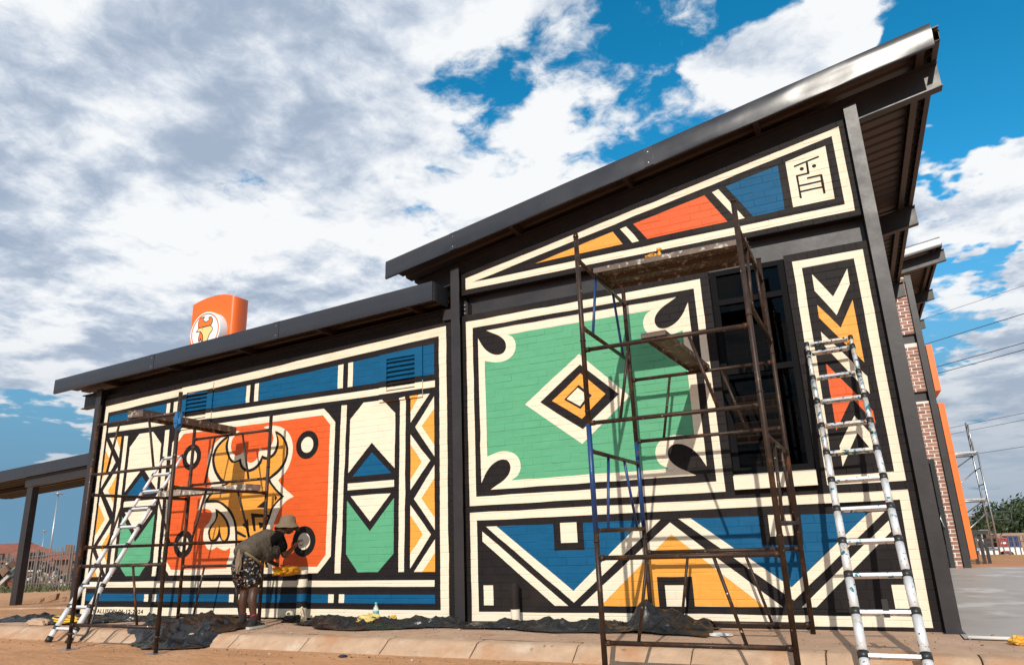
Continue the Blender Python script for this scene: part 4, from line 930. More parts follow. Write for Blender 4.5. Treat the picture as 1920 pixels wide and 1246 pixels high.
base = Vector((4.240, -1.68, -0.10)); topl = Vector((4.152, -0.075, 2.665)); baser = Vector((4.625, -1.68, -0.10)); topr = Vector((4.550, -0.075, 2.675))
ext = 0.05
ld = ladder('paint-spattered telescopic ladder leaning between the tall window and the right corner column', base+(base-topl)*ext*0.0+Vector((0, 0, 0.0)), baser, topl, topr, rungsR, m_r, 0, 12)
b = MB(); mid = base.lerp(baser, .5)+(topl-base)*0.165; b.obox(mid+Vector((0.0, -0.03, -.04)), (0.075, 0, 0), (0, .012, 0), (0, 0, .012)); b.obox(mid+Vector((0.01, -0.03, -.02)), (0.02, 0, 0), (0, .016, 0), (0, 0, .06)); b.build('lock_strap', BLACKPL, ld)
rungsL = [0.0, .053, .156, .258, .362, .468, .574, .680, .785, .890, 1.0]
ll = ladder('clean silver telescopic ladder leaning behind the lower scaffold tower near the signature', (-4.905, -1.555, -0.085), (-4.495, -1.565, -0.085), (-4.90, -0.20, 2.24), (-4.51, -0.20, 2.24), rungsL, lambda f: ALU, 0, 10)
b = MB(); pa = Vector((-4.495, -1.565, -0.085)); pb = Vector((-4.51, -0.20, 2.24))
b.path([pa+(pb-pa)*.22+Vector((.05, -.03, 0)), pa+(pb-pa)*.18+Vector((.09, -.02, -.10)), (-4.42, -1.36, 0.10), (-4.40, -1.42, -0.02), (-4.42, -1.48, -0.09)], 0.014, 6); b.build('strap', BLACKPL, ll)

# ------------------------------------------------------------------ plastic sheets, bags and small things on the ground
SHEET = mat('black_sheeting', (0.013, 0.012, 0.012), 0.30, var=0.3, vscale=6, bump=0.010, bscale=16, spots=[((0.042, 0.033, 0.028), 2.0, 0.60, 0.25), ((0.35, 0.30, 0.22), 45, 0.74, 0.02)], rvar=0.14, spec=0.55)
def floor_z(x, y):
    if y > -1.22: return 0.002
    if y < -1.42: return -0.118
    return 0.002-0.12*((-1.22-y)/0.20)
def sheet(label, outline, amp, seed, nu=190, nv=60, pile=None, freq=2.6):
    """crumpled sheet: outline(u) gives the (x, near y, far y) of a strip; ridged folds lift it"""
    def f(u, v):
        x, ya, yb = outline(u)
        w = 0.05*fbm(u*9, v*3, seed)
        y = ya+(yb-ya)*v+w*(0.4+abs(v-.5)); x2 = x+0.06*fbm(u*7, v*5, seed+4)
        q1 = Vector((x2*1.9+y*.9, y*3.1-x2*.5, seed)); q2 = Vector((x2*3.4-y*2.6, y*4.8+x2*1.2, seed+7)); q3 = Vector((x2*9+y*6, y*11-x2*5, seed+3))
        r = 1-abs(noise.noise(q1))*2.0; r2 = 1-abs(noise.noise(q2))*2.0; r3 = 1-abs(noise.noise(q3))*2.0
        edge = min(1, 6*min(u, 1-u, v, 1-v)+.12)*min(1.0, 0.25+(-y)*2.2)
        h = amp*(0.62*max(0, r)**2.2+0.30*max(0, r2)**1.8+.16*max(0, r3)**1.6)*edge
        if pile:
            for px_, py_, rx, ry, hh in pile:
                d2 = ((x2-px_)/rx)**2+((y-py_)/ry)**2; h += hh*math.exp(-d2*1.6)*(0.75+0.35*r2+.2*r3)
        return (x2, min(y, -0.012), floor_z(x2, y)+0.006+h)
    o = grid(f, nu, nv, 'plastic_sheet', SHEET); return tag(o, label, 'plastic sheet', 'black plastic sheets along the wall foot')
L_ = lambda a, c, t: a+(c-a)*t
sheet('black plastic sheet crumpled under the silver ladder and signature', lambda u: (L_(-7.35, -4.05, u), L_(-1.12, -0.72, min(1, u*1.3))+.18*math.sin(u*9), L_(-0.75, -0.10, min(1, u*2))), 0.10, 1.0)
sheet('black plastic sheet hanging over the kerb below the lower scaffold', lambda u: (L_(-3.98, -2.30, u), L_(-1.60, -1.66, u)+.10*math.sin(u*7)-.0+.38*(1-min(1, u*3))*1.0, L_(-0.12, -0.70, u**2)), 0.13, 5.0, 130, 90)
sheet('black plastic sheet spread between the painter and the middle column', lambda u: (L_(-1.98, 0.55, u), L_(-0.88, -0.55, u)+.12*math.sin(u*8+1)+.28*(1-min(1, u*4)), -0.03), 0.11, 9.0)
sheet('black plastic sheet bunched up behind the tall scaffold tower', lambda u: (L_(0.35, 2.98, u), L_(-0.55, -0.62, u)+.06*math.sin(u*11), -0.03), 0.10, 14.0, pile=[(2.32, -0.30, 0.13, 0.2, 0.15), (2.62, -0.33, 0.34, 0.22, 0.085), (2.92, -0.36, 0.11, 0.18, 0.09), (1.2, -.3, .5, .2, .03)])
YPL = mat('yellow_plastic', (0.66, 0.40, 0.055), 0.4, var=0.2, vscale=12, bump=0.004, bscale=60, spots=[((0.72, 0.60, 0.25), 9, 0.55, 0.2)])
YPL2 = mat('orange_yellow_plastic', (0.72, 0.33, 0.03), 0.4, var=0.25, vscale=12, bump=0.004, bscale=50, spots=[((0.74, 0.52, 0.12), 10, 0.52, 0.2)])
def crumple(name, label, cat, c, rx, ry, rz, m, seed, group=None, n=36, flat=0.0, amp=0.42):
    b = MB(); vs = []; c = Vector(c); k = n//2
    for j in range(k+1):
        th = math.pi*j/k
        for i in range(n):
            ph = 2*math.pi*i/n; d = Vector((math.sin(th)*math.cos(ph), math.sin(th)*math.sin(ph), math.cos(th)))
            r = 1+amp*(fbm(d.x*1.9+seed, d.y*1.9, d.z*1.9, 3))+amp*.5*(1-2*abs(noise.noise(d*3.7+Vector((seed, 0, 0)))))
            z = d.z*r*rz; z = max(z, -rz*flat) if flat else z
            vs.append(c+Vector((d.x*r*rx, d.y*r*ry, z)))
    b.add(vs, [(j*n+i, j*n+(i+1) % n, (j+1)*n+(i+1) % n, (j+1)*n+i) for j in range(k) for i in range(n)], 0, True)
    o = b.build(name, m, loc=tuple(c), angle=28); return tag(o, label, cat, group)
crumple('plastic_bag', 'crumpled pale yellow plastic bag on the ground beside the water bottle', 'bag', (-0.90, -0.42, 0.055), 0.155, 0.10, 0.062, mat('pale_yellow_plastic', (0.62, 0.47, 0.15), 0.4, var=0.2, vscale=12, bump=0.004, bscale=60), 3.0, flat=0.8)
crumple('plastic_bag', 'small yellow plastic scrap on the sheet right of the bottle', 'bag', (-0.60, -0.36, 0.085), 0.035, 0.03, 0.025, YPL, 8.0)
crumple('paint_bag', 'yellow plastic bag and glove lying on the chest-high board', 'bag', (-4.02, -0.64, 1.715), 0.13, 0.07, 0.035, YPL, 5.0, flat=0.6)
crumple('yellow_glove', 'yellow rag with a spray trigger standing on the topmost board', 'glove', (2.95, -1.20, 3.445), 0.06, 0.05, 0.03, YPL2, 6.0, flat=0.8)
b = MB(); b.lathe([(0.018, 0), (0.022, .03), (0.02, .06), (0.012, .075), (0.012, .09), (0.026, .095), (0.024, .115), (0.006, .12)], (3.02, -1.18, 3.42), 12); tag(b.build('spray_bottle', YPL2, loc=(3.02, -1.18, 3.42)), 'tiny yellow bottle standing upright on the topmost board', 'bottle')
crumple('blue_rag', 'blue cloth knotted round the post of the lower scaffold', 'rag', (-2.52, -1.915, 2.35), 0.035, 0.035, 0.085, mat('blue_cloth', (0.02, 0.14, 0.33), 0.8, var=0.3, vscale=30), 2.0, amp=.6)
crumple('plastic_scrap', 'white scrap of plastic on the ground below the tall tower', 'scrap', (3.07, -0.56, 0.016), 0.085, 0.05, 0.014, mat('white_plastic', (0.6, 0.6, 0.6), 0.4, var=.1), 4.0, flat=.9)
crumple('yellow_tape', 'roll of yellow tape at the end of the white pipe beside the column', 'tape', (5.30, -0.62, 0.03), 0.055, 0.045, 0.03, YPL2, 12.0, flat=.9)
b = MB(); b.tube((4.995, -0.40, 0.018), (5.9, -0.50, 0.018), 0.014); tag(b.build('white_pipe', mat('white_pvc', (0.75, 0.75, 0.73), 0.35, var=0.04), loc=(5.4, -.45, 0)), 'thin white plastic pipe lying along the edge of the grey slab', 'pipe')
pts = []
rr = random.Random(2)
for i in range(46):
    a = i*0.55; pts.append((-5.62+0.26*math.cos(a)*(.6+.4*rr.random())+.006*i, -0.98+0.10*math.sin(a)*(.6+.5*rr.random()), 0.05+0.035*rr.random()+.03*math.sin(a*.5)))
b = MB(); b.path(cr3 if False else pts, 0.011, 6); tag(b.build('yellow_rope', mat('yellow_rope', (0.72, 0.45, 0.04), 0.7, var=.2, vscale=60), loc=(-5.6, -1, 0)), 'tangle of yellow rope lying behind the foot of the silver ladder', 'rope')
crumple('sand_lump', 'pale stone lump holding the plastic sheet down by the kerb', 'stone', (-5.95, -1.08, 0.03), 0.20, 0.10, 0.055, CONC, 21.0, flat=.7, amp=.2)
# water bottle
bx_, by_ = -0.862, -0.34
bt = thing('water_bottle', 'clear plastic water bottle with turquoise cap and label', 'bottle', (bx_, by_, 0.09))
PET = bpy.data.materials.new('clear_plastic'); PET.use_nodes = True; pb_ = PET.node_tree.nodes['Principled BSDF']; pb_.inputs['Base Color'].default_value = (0.85, 0.93, 0.93, 1); pb_.inputs['Roughness'].default_value = 0.08; pb_.inputs['Transmission Weight'].default_value = 0.75; pb_.inputs['IOR'].default_value = 1.3
TURQ = mat('turquoise_plastic', (0.06, 0.42, 0.40), 0.4, var=0.05)
b = MB(); b.lathe([(0.030, 0.0), (0.034, 0.006), (0.034, 0.085), (0.030, 0.115), (0.016, 0.140), (0.013, 0.145), (0.013, 0.155)], (bx_, by_, 0.07), 20); b.build('bottle_body', PET, bt, angle=50)
b = MB(); b.lathe([(0.0345, 0.03), (0.0350, 0.032), (0.0350, 0.078), (0.0345, 0.08)], (bx_, by_, 0.07), 20); b.build('bottle_label', TURQ, bt)
b = MB(); b.lathe([(0.0155, 0.156), (0.0160, 0.158), (0.0155, 0.178)], (bx_, by_, 0.07), 16); b.build('cap', TURQ, bt)
# tape roll and rags at the foot of the banded standpipe
b = MB(); c_ = Vector((-2.235, -0.27, 0.085)); vs = []
for i in range(24):
    t_ = 2*math.pi*i/24
    for r_, y_ in ((.052, -.014), (.052, .014), (.034, .014), (.034, -.014)): vs.append((c_.x+r_*math.cos(t_), c_.y+y_, c_.z+r_*math.sin(t_)))
b.add(vs, [(i*4+k, i*4+(k+1) % 4, ((i+1) % 24)*4+(k+1) % 4, ((i+1) % 24)*4+k) for i in range(24) for k in range(4)])
tag(b.build('tape_roll', mat('cream_tape', (0.66, 0.56, 0.40), .6, var=.08), loc=tuple(c_), angle=40), 'cream roll of masking tape stood on edge at the left of the banded standpipe', 'tape')
crumple('cream_rag', 'cream rag bunched up at the right of the banded standpipe', 'rag', (-2.075, -0.24, 0.085), .035, .03, .075, mat('cream_cloth', (0.62, 0.52, 0.37), .9, var=.12, spec=.1), 31, amp=.5)
crumple('black_rag', 'black laces and rag in front of the banded standpipe', 'rag', (-2.165, -0.29, 0.035), .10, .05, .035, mat('black_cloth', (0.010, 0.009, 0.009), .8, var=.2, spec=.1), 33, amp=.8)
# ------------------------------------------------------------------ the painter
def skinned(nodes, edges, root, levels=2, voxel=None, extra=()):
    """grow a smooth surface round a skeleton; returns mesh data in world space"""
    keys = list(nodes); idx = {k: i for i, k in enumerate(keys)}
    me = bpy.data.meshes.new('skel'); me.from_pydata([nodes[k][0] for k in keys], [(idx[a], idx[c]) for a, c in edges], [])
    ob = bpy.data.objects.new('skel', me); COL.objects.link(ob)
    ob.modifiers.new('skin', 'SKIN').use_smooth_shade = True
    if not me.skin_vertices: 
        bpy.context.view_layer.objects.active = ob
    for k in keys:
        r = nodes[k][1]; sv = me.skin_vertices[0].data[idx[k]]; sv.radius = r if isinstance(r, tuple) else (r, r); sv.use_root = (k == root)
    sb = ob.modifiers.new('sub', 'SUBSURF'); sb.levels = levels; sb.render_levels = levels
    dg = bpy.context.evaluated_depsgraph_get(); out = bpy.data.meshes.new_from_object(ob.evaluated_get(dg))
    bpy.data.objects.remove(ob)
    return out
def join_meshes(meshes, voxel=None, smooth=0):
    bm = bmesh.new()
    for m_ in meshes: bm.from_mesh(m_)
    me = bpy.data.meshes.new('joined'); bm.to_mesh(me); bm.free()
    if voxel:
        ob = bpy.data.objects.new('tmp', me); COL.objects.link(ob)
        r = ob.modifiers.new('r', 'REMESH'); r.mode = 'VOXEL'; r.voxel_size = voxel; r.use_smooth_shade = True
        if smooth: s = ob.modifiers.new('s', 'SMOOTH'); s.iterations = smooth; s.factor = 0.5
        dg = bpy.context.evaluated_depsgraph_get(); out = bpy.data.meshes.new_from_object(ob.evaluated_get(dg)); bpy.data.objects.remove(ob); me = out
    return me
def place(me, name, m_, parent):
    me.materials.clear(); me.materials.append(m_); me.transform(Matrix.Translation(-parent_base(parent)))
    for p in me.polygons: p.use_smooth = True
    me.name = name; o = bpy.data.objects.new(name, me); COL.objects.link(o); o.parent = parent; return o
def displace(me, amp, freq, seed, ridged=False):
    me.update()
    for v in me.vertices:
        n_ = fbm(v.co.x*freq+seed, v.co.y*freq, v.co.z*freq, 4); n_ = (0.35-abs(n_)) if ridged else n_
        v.co += v.normal*amp*n_
per = thing('person', 'person in bucket hat, grey vest and paint-splashed shorts leaning forward to paint the wall', 'person', (-2.32, -0.95, 0.0))
SKIN = mat('skin', (0.075, 0.032, 0.019), 0.45, var=0.12, vscale=20)
H0 = Vector((-2.30, -0.300, 1.135))
nodes = {'pel': ((-2.33, -.955, .80), .12), 'sp': ((-2.33, -.79, .90), .11), 'ch': ((-2.33, -.61, 1.0), .12), 'nb': ((-2.325, -.46, 1.055), .06), 'nk': ((-2.315, -.395, 1.085), .052), 'hd': (tuple(H0+Vector((0, -.02, .03))), (.078, .085)), 'hd2': (tuple(H0+Vector((0, .02, -.02))), (.066, .072)), 'ch2': (tuple(H0+Vector((0, .045, -.075))), (.045, .042)),
         'rs': ((-2.175, -.57, 1.01), .055), 're': ((-2.165, -.475, .785), .040), 'rw': ((-2.25, -.225, .90), .026), 'rh': ((-2.270, -.152, .938), (.030, .020)),
         'ls': ((-2.485, -.56, 1.01), .055), 'le': ((-2.50, -.51, .79), .040), 'lw': ((-2.36, -.44, .70), .026), 'lh': ((-2.31, -.41, .685), (.030, .020)),
         'rp': ((-2.25, -.95, .77), .085), 'rk': ((-2.215, -.905, .43), .055), 'rc': ((-2.205, -.93, .31), .054), 'ra': ((-2.195, -.895, .10), .034), 'rf': ((-2.19, -.85, .045), .036),
         'lp': ((-2.41, -.95, .77), .085), 'lk': ((-2.42, -.84, .43), .055), 'lc': ((-2.425, -.86, .31), .054), 'la': ((-2.43, -.84, .10), .034), 'lf': ((-2.43, -.79, .045), .036)}
edges = [('pel', 'sp'), ('sp', 'ch'), ('ch', 'nb'), ('nb', 'nk'), ('nk', 'hd'), ('hd', 'hd2'), ('hd2', 'ch2'), ('ch', 'rs'), ('rs', 're'), ('re', 'rw'), ('rw', 'rh'), ('ch', 'ls'), ('ls', 'le'), ('le', 'lw'), ('lw', 'lh'), ('pel', 'rp'), ('rp', 'rk'), ('rk', 'rc'), ('rc', 'ra'), ('ra', 'rf'), ('pel', 'lp'), ('lp', 'lk'), ('lk', 'lc'), ('lc', 'la'), ('la', 'lf')]
parts = [skinned(nodes, edges, 'pel')]
def finger(base, pts, r):
    nd_ = {str(i): (tuple(p), r*(1-.12*i)) for i, p in enumerate([base]+pts)}
    return skinned(nd_, [(str(i), str(i+1)) for i in range(len(pts))], '0', 1)
# right hand: fingers spread up the wall holding a thin brush; left hand closed on the bag's neck
for k, (dx, l) in enumerate(((0.024, .92), (0.009, 1.06), (-0.008, 1.0), (-0.024, .8))):
    b0 = Vector((-2.280+dx*.6, -.132, .948)); dirv = Vector((-.036, .118, .042))
    parts.append(finger(b0, [b0+dirv*.38*l+Vector((dx*.3, 0, .008)), b0+dirv*.74*l+Vector((dx*.5, 0, .004)), b0+dirv*1.0*l+Vector((dx*.55, 0, -.012))], .0095))
b0 = Vector((-2.246, -.152, .925)); parts.append(finger(b0, [b0+Vector((.012, .035, -.012)), b0+Vector((.002, .072, -.006)), b0+Vector((-.012, .098, .006))], .0105))
for k, dx in enumerate((0.024, 0.008, -0.008, -0.024)):
    b0 = Vector((-2.29+dx, -.395, .680)); parts.append(finger(b0, [b0+Vector((.0, .035, -.006)), b0+Vector((0, .050, -.034)), b0+Vector((0, .028, -.052))], .009))
b0 = Vector((-2.27, -.41, .672)); parts.append(finger(b0, [b0+Vector((.018, .02, -.02)), b0+Vector((.006, .038, -.042))], .010))
# nose, brow, ears
for c_, r_ in ((H0+Vector((0, .095, -.012)), (.012, .018, .02)), (H0+Vector((0, .082, -.052)), (.022, .012, .009)), (H0+Vector((.078, -.005, -.005)), (.010, .018, .028)), (H0+Vector((-.078, -.005, -.005)), (.010, .018, .028)), (H0+Vector((0, .07, .018)), (.05, .015, .010))):
    bm = bmesh.new(); bmesh.ops.create_uvsphere(bm, u_segments=10, v_segments=8, radius=1.0); bmesh.ops.transform(bm, matrix=Matrix.Translation(c_) @ Matrix.Diagonal((*r_, 1)), verts=bm.verts); m_ = bpy.data.meshes.new('s'); bm.to_mesh(m_); bm.free(); parts.append(m_)
place(join_meshes(parts, 0.0055, 3), 'body', SKIN, per)
for s in (-1, 1):
    b = MB(); b.lathe([(0.0001, -.008), (0.008, -.005), (0.0095, 0), (0.008, .005), (0.0001, .008)], tuple(H0+Vector((s*.028, .078, 0.0))), 10, axis='Y'); b.build('eye', mat('eye_dark', (0.05, 0.04, 0.035), 0.2), per)
TEE = mat('black_tee', (0.006, 0.005, 0.006), 0.9, spec=0.05, var=0.2, vscale=20, spots=[((0.16, 0.10, 0.03), 34, 0.70, 0.03)])
tee = skinned({'ch': ((-2.33, -.61, 1.0), .135), 'sp': ((-2.33, -.77, .905), .125), 'nb': ((-2.325, -.475, 1.05), .075), 'rs': ((-2.175, -.57, 1.005), .078), 're': ((-2.165, -.50, .845), .066), 'ls': ((-2.485, -.56, 1.005), .078), 'le': ((-2.50, -.52, .845), .066)}, [('sp', 'ch'), ('ch', 'nb'), ('ch', 'rs'), ('rs', 're'), ('ch', 'ls'), ('ls', 'le')], 'ch')
displace(tee, .012, 14, 1, True); place(tee, 't_shirt', TEE, per)
VEST = mat('grey_vest', (0.105, 0.085, 0.064), 0.9, spec=0.08, var=0.22, vscale=16, bump=0.012, bscale=34)
ve = skinned({'w': ((-2.33, -1.04, .825), (.155, .125)), 'pel': ((-2.33, -.95, .865), (.165, .135)), 'sp': ((-2.33, -.79, .94), (.165, .14)), 'ch': ((-2.33, -.63, 1.01), (.16, .135)), 'nb': ((-2.328, -.53, 1.055), (.11, .085)), 'bel': ((-2.325, -.70, .79), (.13, .085))}, [('w', 'pel'), ('pel', 'sp'), ('sp', 'ch'), ('ch', 'nb'), ('sp', 'bel')], 'sp', 3)
displace(ve, .022, 9, 4, True); displace(ve, .009, 24, 2, True); vo = place(ve, 'vest', VEST, per)
VP = mat('vest_pocket', (0.060, 0.049, 0.038), 0.9, spec=0.08, var=0.2, vscale=18, bump=0.003, bscale=120)
for c_, s_, sd_ in (((-2.17, -.74, .82), (.035, .085, .075), 1), ((-2.17, -.62, .85), (.03, .065, .07), 2)):
    o = crumple('pocket', None, None, c_, s_[0], s_[1], s_[2], VP, sd_, amp=.35); o.parent = per; o.location = Vector(c_)-per.location
    for k_ in ('label', 'category'):
        if k_ in o: del o[k_]
SHORT = mat('paint_splashed_shorts', (0.010, 0.009, 0.009), 0.7, spec=0.2, var=0.2, vscale=20, spots=[((0.55, 0.50, 0.44), 26, 0.60, 0.04), ((0.38, 0.20, 0.07), 19, 0.60, 0.05), ((0.10, 0.17, 0.26), 23, 0.62, 0.04), ((0.40, 0.10, 0.05), 31, 0.66, 0.03), ((0.30, 0.25, 0.20), 12, 0.62, 0.08)], bump=0.003, bscale=60)
sh = skinned({'w': ((-2.33, -1.0, .83), (.155, .125)), 'pel': ((-2.33, -.975, .77), (.165, .14)), 'rp': ((-2.245, -.95, .68), .118), 'rk': ((-2.22, -.905, .455), .102), 'lp': ((-2.415, -.95, .68), .118), 'lk': ((-2.42, -.86, .455), .102)}, [('w', 'pel'), ('pel', 'rp'), ('rp', 'rk'), ('pel', 'lp'), ('lp', 'lk')], 'pel', 3)
displace(sh, .020, 11, 6, True); place(sh, 'shorts', SHORT, per)
b = MB(); b.path([(-2.20, -1.09, .86), (-2.165, -1.0, .80), (-2.16, -.90, .74), (-2.17, -.82, .70)], [.012, .016, .016, .012], 8); b.build('belt_strap', mat('khaki_strap', (0.20, 0.15, 0.09), 0.9, var=.1), per)
o = crumple('cloth', None, None, (-2.26, -1.12, .76), .03, .03, .12, mat('tan_cloth', (0.22, 0.16, 0.11), .9, var=.15), 9, amp=.3); o.parent = per; o.location = Vector((-2.26, -1.12, .76))-per.location
for k_ in ('label', 'category'):
    if k_ in o: del o[k_]
# bucket hat
hat = MB(); hp = [(0.0005, .138), (.050, .137), (.078, .128), (.092, .112), (.104, .05), (.110, .034), (.135, .006), (.158, -.026), (.156, -.030), (.132, .000), (.104, .026)]
hat.lathe(hp, (0, 0, 0), 36); hat_o = hat.build('bucket_hat', mat('khaki_hat', (0.175, 0.13, 0.08), 0.9, var=0.08, vscale=20, bump=0.0015, bscale=250), per, loc=tuple(Vector((0, 0, 0))), angle=60)
for v in hat_o.data.vertices:
    a = math.atan2(v.co.y, v.co.x); r_ = math.hypot(v.co.x, v.co.y)
    if r_ > .115: v.co.z += .010*math.sin(a*3+1)+.006*math.sin(a*5) - .012*max(0, math.sin(a))
    v.co += Vector((.003*fbm(v.co.x*20, v.co.y*20, v.co.z*20), .003*fbm(v.co.x*20+5, v.co.y*20, v.co.z*20), 0))
hat_o.location = Vector((-2.30, -0.315, 1.155))-per.location; hat_o.rotation_euler = (RAD(-6), RAD(-3), 0)
# socks and shoes
for s, (ax, ay) in (('r', (-2.195, -.895)), ('l', (-2.43, -.84))):
    b = MB(); b.lathe([(.042, .05), (.043, .09), (.0445, .165), (.040, .168)], (ax, ay, 0), 18); so_ = b.build('sock', mat('black_red_sock', (0.02, 0.012, 0.012), .9, var=.1, spots=[((0.45, 0.01, 0.015), 9, 0.50, 0.04)]), per)
    b = MB(); secs = [(-.085, .026, .075), (-.055, .036, .098), (0, .040, .105), (.05, .042, .085), (.11, .044, .060), (.165, .040, .048), (.195, .018, .036)]; v = []
    for y_, w, h in secs:
        for a in range(11):
            th = math.pi*a/10; v.append((ax+w*math.cos(th), ay+y_, .018+(h-.018)*max(0, math.sin(th))**.65))
    b.add(v, [(i*11+a, i*11+a+1, (i+1)*11+a+1, (i+1)*11+a) for i in range(len(secs)-1) for a in range(10)], 0, True); b.add(v, [tuple(range(11)), tuple(range((len(secs)-1)*11, len(secs)*11))])
    sho = b.build('shoe', mat('black_canvas', (0.016, 0.015, 0.016), .8, var=.2), per)
    b = MB(); ring = [(-.092, .0), (-.088, .028), (-.05, .040), (.05, .046), (.12, .048), (.17, .043), (.20, .022), (.207, 0)]
    full = ring+[(y_, -w) for y_, w in ring[-2:0:-1]]; m_ = len(full)
    v = [(ax+w, ay+y_, z) for z in (0.006, .034) for y_, w in full]
    b.add(v, [(i, (i+1) % m_, m_+(i+1) % m_, m_+i) for i in range(m_)]); b.add(v, [tuple(range(m_)), tuple(range(m_, 2*m_))]); b.build('sole', mat('shoe_rubber', (0.50, 0.46, 0.40), .6, var=.1), sho)
    b = MB(); b.lathe([(.0005, .0), (.026, .004), (.036, .016), (.040, .03)], (ax, ay+.165, .024), 14); 
    for k in range(5):
        y_ = ay+.02+k*.022; h = .100-k*.010; b.tube((ax-.022, y_, h-.008), (ax+.022, y_+.008, h-.004), .0035, 6)
    tc_ = MB(); tc_.lathe([(.040, .020), (.040, .034), (.028, .046), (.0005, .050)], (ax, ay+.158, 0), 14); tc_.build('toe_cap', mat('shoe_rubber', (0.50, 0.46, 0.40), .6), sho)
    for k in range(5):
        y_ = ay+.02+k*.022; h = .106-k*.0095; b = MB(); b.tube((ax-.024, y_, h-.012), (ax+.024, y_+.008, h-.010), .0035, 6); b.build('lace', mat('shoe_rubber', (0.50, 0.46, 0.40), .6), sho)
# what the hands hold
b = MB(); b.tube((-2.272, -.065, .962), (-2.316, -.003, .952), .004, 8, r2=.003); b.tube((-2.272, -.065, .962), (-2.22, -.15, .975), .004, 8); br = b.build('paint_brush', mat('brush_wood', (0.35, 0.2, 0.08), .5), loc=(-2.26, -.08, .96)); tag(br, 'thin paint brush held against the cream dot by the painter', 'brush')
BAGM = bpy.data.materials.new('thin_orange_plastic'); BAGM.use_nodes = True; _n = BAGM.node_tree; _p = _n.nodes['Principled BSDF']; _p.inputs['Base Color'].default_value = (0.85, 0.43, 0.035, 1); _p.inputs['Roughness'].default_value = 0.35
_t = _n.nodes.new('ShaderNodeBsdfTranslucent'); _t.inputs[0].default_value = (0.9, 0.5, 0.05, 1); _m = _n.nodes.new('ShaderNodeMixShader'); _m.inputs[0].default_value = 0.4; _n.links.new(_p.outputs[0], _m.inputs[1]); _n.links.new(_t.outputs[0], _m.inputs[2]); _n.links.new(_m.outputs[0], _n.nodes['Material Output'].inputs[0])
crumple('plastic_bag', 'orange-yellow plastic bag held in the painter\'s lower hand', 'bag', (-2.235, -.375, .612), .085, .185, .048, BAGM, 17, n=56, amp=.5)

# ------------------------------------------------------------------ behind: fences, houses, trees, masts
def palisade(label, p0, p1, n, h, w, group, zf, bow=0.0, skip=()):
    t = thing('palisade_fence', label, 'fence', (*p0, zf(*p0)), group)
    p0 = Vector((*p0, 0)); p1 = Vector((*p1, 0)); d = (p1-p0).normalized()
    b = MB(); q = Vector((-d.y, d.x, 0))
    prof2 = [(-w/2, 0), (-w/6, -w*.3), (w/6, -w*.3), (w/2, 0)]
    v = []
    for z in (0, h-.12):
        for a, e in prof2: v.append(d*a+q*e+Vector((0, 0, z)))
        for a, e in prof2[::-1]: v.append(d*a+q*(e+w*.12)+Vector((0, 0, z)))
    k = 8; b.add(v, [(i, (i+1) % k, k+(i+1) % k, k+i) for i in range(k)])
    tips = [d*(-w*.42)+Vector((0, 0, h)), d*(w*.42)+Vector((0, 0, h)), q*(-w*.3)+Vector((0, 0, h+.03))]
    v2 = v[k:]+[tips[0], tips[2], tips[1]]; b.add(v2, [(0, 1, 9, 8), (1, 2, 9), (2, 3, 10, 9), (3, 4, 10), (4, 5, 9, 10), (5, 6, 9), (6, 7, 8, 9), (7, 0, 8)])
    m_ = mat('weathered_fence_steel', (0.17, 0.14, 0.125), 0.6, metal=0.3, var=0.25, vscale=3, spots=[((0.28, 0.15, 0.09), 2, .58, .15)])
    first = b.build('pale', m_, t, loc=(0, 0, 0)); me = first.data; bpy.data.objects.remove(first)
    for i in range(n):
        p = p0+(p1-p0)*(i/(n-1)); z = zf(p.x, p.y); o = bpy.data.objects.new('pale', me); COL.objects.link(o); o.parent = t; o.location = Vector((p.x, p.y, z-.05))-t.location; o.rotation_euler = (RAD(random.uniform(-1, 1)), RAD(random.uniform(-1.5, 1.5)), 0)
    za, zb = zf(p0.x, p0.y), zf(p1.x, p1.y)
    for hh in (.22, h-.35):
        b = MB(); b.tube(p0+q*.03+Vector((0, 0, za+hh)), p1+q*.03+Vector((0, 0, zb+hh)), .028, 6); b.build('rail', m_, t)
    for i in range(0, n, 12):
        p = p0+(p1-p0)*(i/(n-1))+q*.08; b = MB(); b.box(p.x-.05, p.x+.05, p.y-.05, p.y+.05, zf(p.x, p.y)-.1, zf(p.x, p.y)+h-.05); b.build('post', m_, t)
    return t
palisade('rusty palisade fence beyond the canopy in front of the rubbish heap', (-38.5, 15.5), (-19.0, 9.6), 52, 1.72, 0.07, 'palisade fences round the site', ground_z)
palisade('grey palisade fence beyond the slab in front of the white pickup', (7.5, 47.0), (30.0, 44.0), 84, 1.62, 0.075, 'palisade fences round the site', ground_z)
BRICKH = mat('house_wall', (0.24, 0.15, 0.11), .9, var=.15, vscale=.6); TILE = mat('clay_tile', (0.27, 0.085, 0.05), .8, var=.25, vscale=2.5, spots=[((0.18, .06, .04), 3, .55, .2)]); GLD = mat('house_glass', (0.03, 0.035, 0.04), .1)
